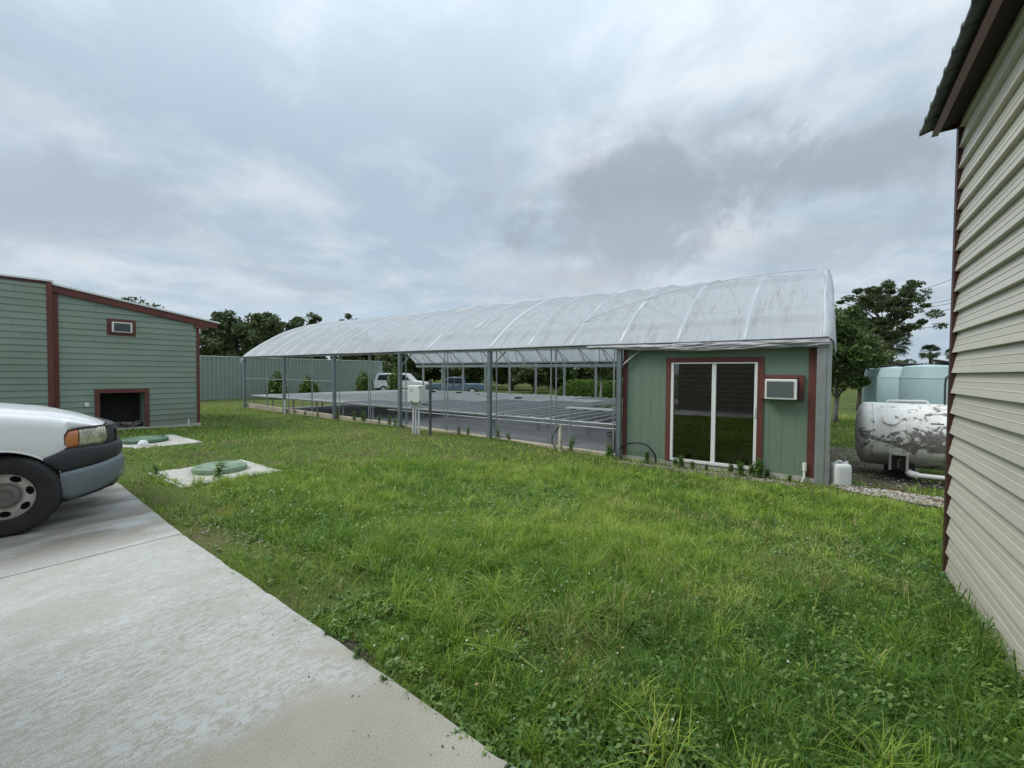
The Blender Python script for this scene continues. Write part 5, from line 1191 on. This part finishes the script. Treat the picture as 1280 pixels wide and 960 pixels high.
def sample(n, d0, d1, rg, power=1.0):
    """points round the camera foot, thinning with distance"""
    u = rg.random(n); d = (d0**(2-power*1.0)+(d1**(2-power*1.0)-d0**(2-power*1.0))*u)**(1/(2-power*1.0)) if power != 2 else d0*(d1/d0)**u
    a = VIEWA+rg.uniform(-R(64), R(66), n); return d*np.cos(a), d*np.sin(a), d
def tallness(X, Y):
    t = .55+.75*vn.fbm(X*.55+4, Y*.55+2, 3)+.35*(vn2.fbm(X*2.2, Y*2.2, 2)-.5)
    e = Y-edge(X); t *= .45+.55*sst(e, .0, .7)
    t *= 1-.35*sst(-X, 6, 9); return t
def blades(n, d0, d1, power, hmul, wmul, seed, segs, name):
    rg = np.random.default_rng(seed); X, Y, d = sample(n, d0, d1, rg, power); ok = keep_lawn(X, Y, rg); X, Y, d = X[ok], Y[ok], d[ok]
    # grasses bunch into tufts
    cxg = np.floor(X*9)+.5; cyg = np.floor(Y*9)+.5
    h1 = np.modf(np.abs(np.sin(cxg*12.9898+cyg*78.233)*43758.5453))[0]; h2 = np.modf(np.abs(np.sin(cxg*39.346+cyg*11.135)*24634.6345))[0]
    pull = .45*rg.random(len(X)); X = X+(cxg/9+(h1-.5)*.09-X)*pull; Y = Y+(cyg/9+(h2-.5)*.09-Y)*pull
    n = len(X); T = tallness(X, Y); Z = H(X, Y)-.004
    h = hmul*T*rg.uniform(.4, 1.3, n)*(.6+.8*h1); wd = wmul*rg.uniform(.6, 1.35, n)*(1+.10*np.maximum(d-2.5, 0))
    a = rg.random(n)*2*np.pi; a = np.where(rg.random(n) < .4, h2*6.28+rg.normal(size=n)*.6, a)
    lean = rg.uniform(.15, 1.15, n)*h; dx, dy = np.cos(a), np.sin(a); ph = a+np.pi/2+rg.normal(size=n)*.5; sx, sy = np.cos(ph), np.sin(ph)
    ks = [0, .38, .75, 1.0] if segs == 3 else [0, .5, 1.0]
    rows = []
    for k in ks:
        px_ = X+dx*lean*k*k; py_ = Y+dy*lean*k*k; pz = Z+h*(k-.42*k**3*np.clip(lean/np.maximum(h, .001), 0, 1.2)); wk = wd*(1-k)**.6*(1 if k else .8)
        if k < 1: rows += [np.stack([px_-sx*wk, py_-sy*wk, pz], -1), np.stack([px_+sx*wk, py_+sy*wk, pz], -1)]
        else: rows += [np.stack([px_, py_, pz], -1)]
    nv = len(rows); V = np.stack(rows, 1).reshape(-1, 3); B = np.arange(n)[:, None]*nv
    groups = [np.concatenate([B+np.array([[2*i, 2*i+1, 2*i+3, 2*i+2]]) for i in range(len(ks)-2)]), B+np.array([[nv-3, nv-2, nv-1]])]
    big = vn3.fbm(X*.45, Y*.45, 3); tn = np.clip(.42-.26*sst(X, -2.0, .5)*sst(-Y, -7, -4)-.20*sst(-Y, -4.2, -2.0)+1.0*(big-.5)+.38*(vn.fbm(X*2.5, Y*2.5, 2)-.5)+.21*rg.normal(size=n)+.26*(h1-.5), .0, .86)  # near right blades tinted darker: darker growth plus the beige wall's shade
    dry = rg.random(n) < (.03+.30*sst(vn2.fbm(X*.9+40, Y*.9, 3), .56, .70)); tn = np.where(dry, rg.uniform(.88, 1., n), tn)
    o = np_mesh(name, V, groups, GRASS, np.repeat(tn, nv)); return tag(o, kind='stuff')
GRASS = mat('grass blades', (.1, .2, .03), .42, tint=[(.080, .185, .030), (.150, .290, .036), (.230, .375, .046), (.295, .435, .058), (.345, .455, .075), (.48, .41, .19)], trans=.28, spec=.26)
def tufts():
    """coarser bunch grass standing in clumps, long arching blades"""
    rg = np.random.default_rng(91); X0, Y0, d0 = sample(300, 1.5, 8.5, rg, 1.0); ok = keep_lawn(X0, Y0, rg) & (Y0 > edge(X0)+.35); X0, Y0 = X0[ok], Y0[ok]
    K = 70; n0 = len(X0); sz = np.repeat(rg.uniform(.6, 1.25, n0), K); X = np.repeat(X0, K)+rg.normal(0, .035, n0*K)*sz; Y = np.repeat(Y0, K)+rg.normal(0, .035, n0*K)*sz
    n = n0*K; tb = np.repeat(rg.uniform(.25, .9, n0), K); h = .235*sz*rg.uniform(.5, 1.15, n); a = rg.random(n)*6.283; lean = h*rg.uniform(.2, 1.3, n); wd = .0028*rg.uniform(.7, 1.4, n)
    dx, dy = np.cos(a), np.sin(a); sx, sy = -dy, dx; Z = H(X, Y)-.004; rows = []; ks = [0, .3, .6, .85, 1.]
    for k in ks:
        px_, py_ = X+dx*lean*k*k, Y+dy*lean*k*k; pz = Z+h*(k-.55*k**3*np.clip(lean/h, 0, 1.25)); wk = wd*(1-k)**.5
        rows += [np.stack([px_-sx*wk, py_-sy*wk, pz], -1), np.stack([px_+sx*wk, py_+sy*wk, pz], -1)] if k < 1 else [np.stack([px_, py_, pz], -1)]
    nv = len(rows); V = np.stack(rows, 1).reshape(-1, 3); B = np.arange(n)[:, None]*nv
    tn = np.clip(tb+.1*rg.normal(size=n), 0, .84); tn = np.where(rg.random(n) < .05, .95, tn)
    tag(np_mesh('bunch_grass', V, [np.concatenate([B+np.array([[2*i, 2*i+1, 2*i+3, 2*i+2]]) for i in range(3)]), B+np.array([[nv-3, nv-2, nv-1]])], GRASS, np.repeat(tn, nv)), kind='stuff')
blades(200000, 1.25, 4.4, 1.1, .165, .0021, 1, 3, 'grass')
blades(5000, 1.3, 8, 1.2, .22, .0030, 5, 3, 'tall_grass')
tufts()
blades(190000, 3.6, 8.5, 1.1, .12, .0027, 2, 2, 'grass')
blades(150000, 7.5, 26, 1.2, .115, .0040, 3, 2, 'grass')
# broad leaved weeds woven through the lawn
def weeds(n, d0, d1, power, seed, size, name, m, where):
    rg = np.random.default_rng(seed); X, Y, d = sample(n, d0, d1, rg, power); ok = keep_lawn(X, Y, rg) & (rg.random(len(X)) < where(X, Y)); X, Y, d = X[ok], Y[ok], d[ok]
    L_ = 9; n = len(X); T = tallness(X, Y); hh = .10*T*rg.uniform(.4, 1.3, n)
    Xr = np.repeat(X, L_); Yr = np.repeat(Y, L_); k = np.tile(np.arange(L_)/(L_-1), n); N_ = n*L_
    a = rg.random(N_)*6.283; out = np.repeat(hh, L_)*rg.uniform(.0, .65, N_)
    cx = Xr+np.cos(a)*out; cy = Yr+np.sin(a)*out; cz = H(Xr, Yr)+np.repeat(hh, L_)*(.25+.85*k)*rg.uniform(.7, 1.1, N_)
    el = rg.normal(.25, .4, N_); s = size*rg.uniform(.55, 1.35, N_)*(1+.05*np.maximum(np.repeat(d, L_)-3, 0))
    D = np.stack([np.cos(a)*np.cos(el), np.sin(a)*np.cos(el), np.sin(el)], -1); Sd = np.stack([-np.sin(a), np.cos(a), rg.normal(0, .3, N_)], -1)
    C = np.stack([cx, cy, cz], -1); up = np.array([0, 0, 1.])*s[:, None]*.12
    V = np.stack([C-D*s[:, None]*.5, C-Sd*s[:, None]*.26+up, C+D*s[:, None]*.6-up, C+Sd*s[:, None]*.26+up], 1).reshape(-1, 3); B = np.arange(N_)[:, None]*4
    tn = np.clip(np.repeat(.45+.7*(vn3.fbm(X*.7+9, Y*.7, 2)-.5)+.15*rg.normal(size=n), L_)+.12*rg.normal(size=N_), 0, 1)
    return tag(np_mesh(name, V, [B+np.array([[0, 1, 2, 3]])], m, np.repeat(tn, 4)), kind='stuff')
WEED = mat('broad weed leaves', (.1, .2, .03), .4, tint=[(.065, .145, .036), (.10, .205, .045), (.16, .275, .06), (.25, .36, .09)], trans=.22, spec=.55)
def near_right(X, Y): return np.clip(.08+.25*sst(-Y, -3.6, -2.2)+.5*sst(vn.fbm(X*.6+20, Y*.6, 3), .48, .64)+.9*sst(X, -1.0, .4)*sst(-Y, -6, -4), 0, 1)
weeds(17000, 1.25, 6.5, 1.1, 21, .031, 'ground_cover', WEED, near_right)
weeds(9000, 1.3, 12, 1.1, 22, .022, 'clover', mat('clover leaves', (.1, .2, .05), .55, tint=[(.11, .18, .04), (.15, .235, .055), (.20, .28, .075)], trans=.25), lambda X, Y: np.clip(.1+1.3*sst(vn2.fbm(X*.7+50, Y*.7, 3), .46, .6)+.5*sst(-(Y-edge(X)), -.8, 0), 0, 1))
# small flower heads
rg = np.random.default_rng(61); X, Y, d = sample(900, 1.4, 9, rg, 1.3); ok = keep_lawn(X, Y, rg) & (rg.random(900) < np.clip(sst(vn.fbm(X*.8+70, Y*.8, 3), .48, .62)+.08, 0, 1)); X, Y = X[ok], Y[ok]; n = len(X)
Z = H(X, Y)+.115*tallness(X, Y)*rg.uniform(.7, 1.25, n); s = rg.uniform(.005, .0105, n)
Vf = (ico[None]*s[:, None, None]*np.array([1, 1, 1.2])+np.stack([X, Y, Z], -1)[:, None]).reshape(-1, 3); Ff = (icf[None]+7*np.arange(n)[:, None, None]).reshape(-1, 3)
tag(np_mesh('wildflowers', Vf, [Ff], mat('small pale flowers', (.7, .6, .5), .7, tint=[(.60, .38, .24), (.68, .62, .50), (.75, .75, .68)]), np.repeat(rg.random(n), 7)), kind='stuff')
# tall weeds: each its own plant
def weed_mesh(seed, h, nst, leaf):
    rg = np.random.default_rng(seed); V = []; Fq = []; T = []
    for i in range(nst):
        a = rg.random()*6.28; ln = rg.uniform(.05, .3); top = np.array([math.cos(a)*ln*h, math.sin(a)*ln*h, h*rg.uniform(.65, 1)]); tt = rg.random()*.6+.2
        pts = [top*np.array([k, k, 1])*k**.8 if k else np.array([0, 0, -.03]) for k in np.linspace(0, 1, 6)]
        for p0, p1 in zip(pts[:-1], pts[1:]):
            for dx_, dy_ in ((.004, 0), (0, .004)):
                o_ = np.array([dx_, dy_, 0]); b = len(V); V += [p0-o_, p0+o_, p1+o_*.8, p1-o_*.8]; Fq.append((b, b+1, b+2, b+3)); T += [tt]*4
        for k in range(int(h*42)+4):
            f_ = rg.uniform(.12, 1); c = top*np.array([f_, f_, 1])*f_**.8; b_ = rg.random()*6.28; el = rg.uniform(-.2, .9); D = np.array([math.cos(b_)*math.cos(el), math.sin(b_)*math.cos(el), math.sin(el)]); Sd = np.array([-math.sin(b_), math.cos(b_), 0]); s = leaf*rg.uniform(.5, 1.2)*(1.25-.6*f_)
            b = len(V); V += [c, c+D*s*.5-Sd*s*.13, c+D*s-np.array([0, 0, s*.2]), c+D*s*.5+Sd*s*.13]; Fq.append((b, b+1, b+2, b+3)); T += [np.clip(tt+rg.normal()*.15, 0, 1)]*4
    return np.array(V), np.array(Fq), T
def weed_things(spots, h, nst, leaf, label, group, seeds):
    protos = []
    for s in seeds:
        V, Fq, T = weed_mesh(s, h, nst, leaf); protos.append((V, Fq, T))
    made = {}
    for i, (x, y, sc_) in enumerate(spots):
        k = i % len(seeds)
        if k not in made: o = np_mesh('weed', *[protos[k][0], [protos[k][1]]], WEED, protos[k][2]); made[k] = o
        else: o = made[k].copy(); COL.objects.link(o)
        o.location = (x, y, float(H(x, y))); o.rotation_euler = (0, 0, i*1.9); o.scale = (sc_, sc_, sc_); tag(o, label, 'weed', group)
rg = np.random.default_rng(8)
front = [(-14.2+.0, 9.0, 1.), (-13.2, 9.0, 1.1), (-12.6, 8.95, 1.3), (-11.9, 9.05, .9), (-11.3, 9.0, 1.15), (-10.9, 8.9, 1.0), (-15.5, 9.0, .8), (-16.4, 9.0, .7), (-17.2, 9.02, .7), (-8.3, 9.0, .8), (-7.9, 8.95, .9), (-6.9, 9.0, .9), (-6.6, 9.05, .7), (-4.75, 9.0, 1.1), (-10.2, 9.05, .8)]
weed_things(front, .42, 7, .085, 'upright green weed growing along the kerb of the greenhouse', 'weeds along the greenhouse kerb', (1, 2, 3, 31, 32))
weed_things([(-3.82, 9.02, 1.15), (-3.0, 9.1, 1.0), (-2.42, 9.1, .75), (-2.28, 9.0, 1.05), (-2.1, 9.12, .6), (-1.83, 9.1, .5), (-1.40, 9.1, .8), (-1.22, 9.0, 1.1), (-1.05, 9.12, .9), (-.93, 9.06, 1.35), (-.8, 9.12, .7), (-.45, 9.1, .5)], .27, 14, .085, 'leafy weed growing at the foot of the office wall', 'weeds at the foot of the office wall', (4, 5, 41, 42))
weed_things([(.80-.05*(i % 3), 4.85-.19*i, .6+.4*random.random()) for i in range(10)], .36, 3, .045, 'spindly weed growing up the base of the beige siding', 'weeds against the beige siding', (6, 7, 8))
weed_things([(-6.97, 2.55, .9), (-10.9, 2.3, .8), (-8.0, 2.12, .6)], .38, 6, .11, 'bushy little weed at the edge of a concrete pad', 'weeds beside the concrete pads', (9, 10))
weed_things([(-2.02, 1.40, .35), (-1.75, 1.35, .4), (-1.62, 1.36, .3), (-1.28, 1.35, .35), (-2.35, 1.42, .3)], .3, 5, .10, 'small weed sprig creeping over the driveway edge', 'sprigs on the driveway edge', (11, 12))

# dry litter strewn on the drive
rg = np.random.default_rng(71); n = 90
X = np.concatenate([rg.uniform(-7.2, -6.6, 26), rg.uniform(-6, -1, n-26)]); Y = np.concatenate([1.18+.05*rg.normal(size=26)+.10*np.sin(np.linspace(0, 3, 26)), edge(X[26:])-.02-np.abs(rg.normal(0, .16, n-26))])
V, Fq = leaves(np.stack([X, Y, np.full(n, .004)], -1), .007, rg, .97, .4); V[:, 2] = np.maximum(V[:, 2], .0015)
tag(np_mesh('leaf_litter', V, [Fq], mat('dry litter', (.06, .045, .03), .9, tint=[(.035, .028, .02), (.10, .08, .05), (.09, .12, .04)]), np.repeat(rg.random(n), 4)), kind='stuff')
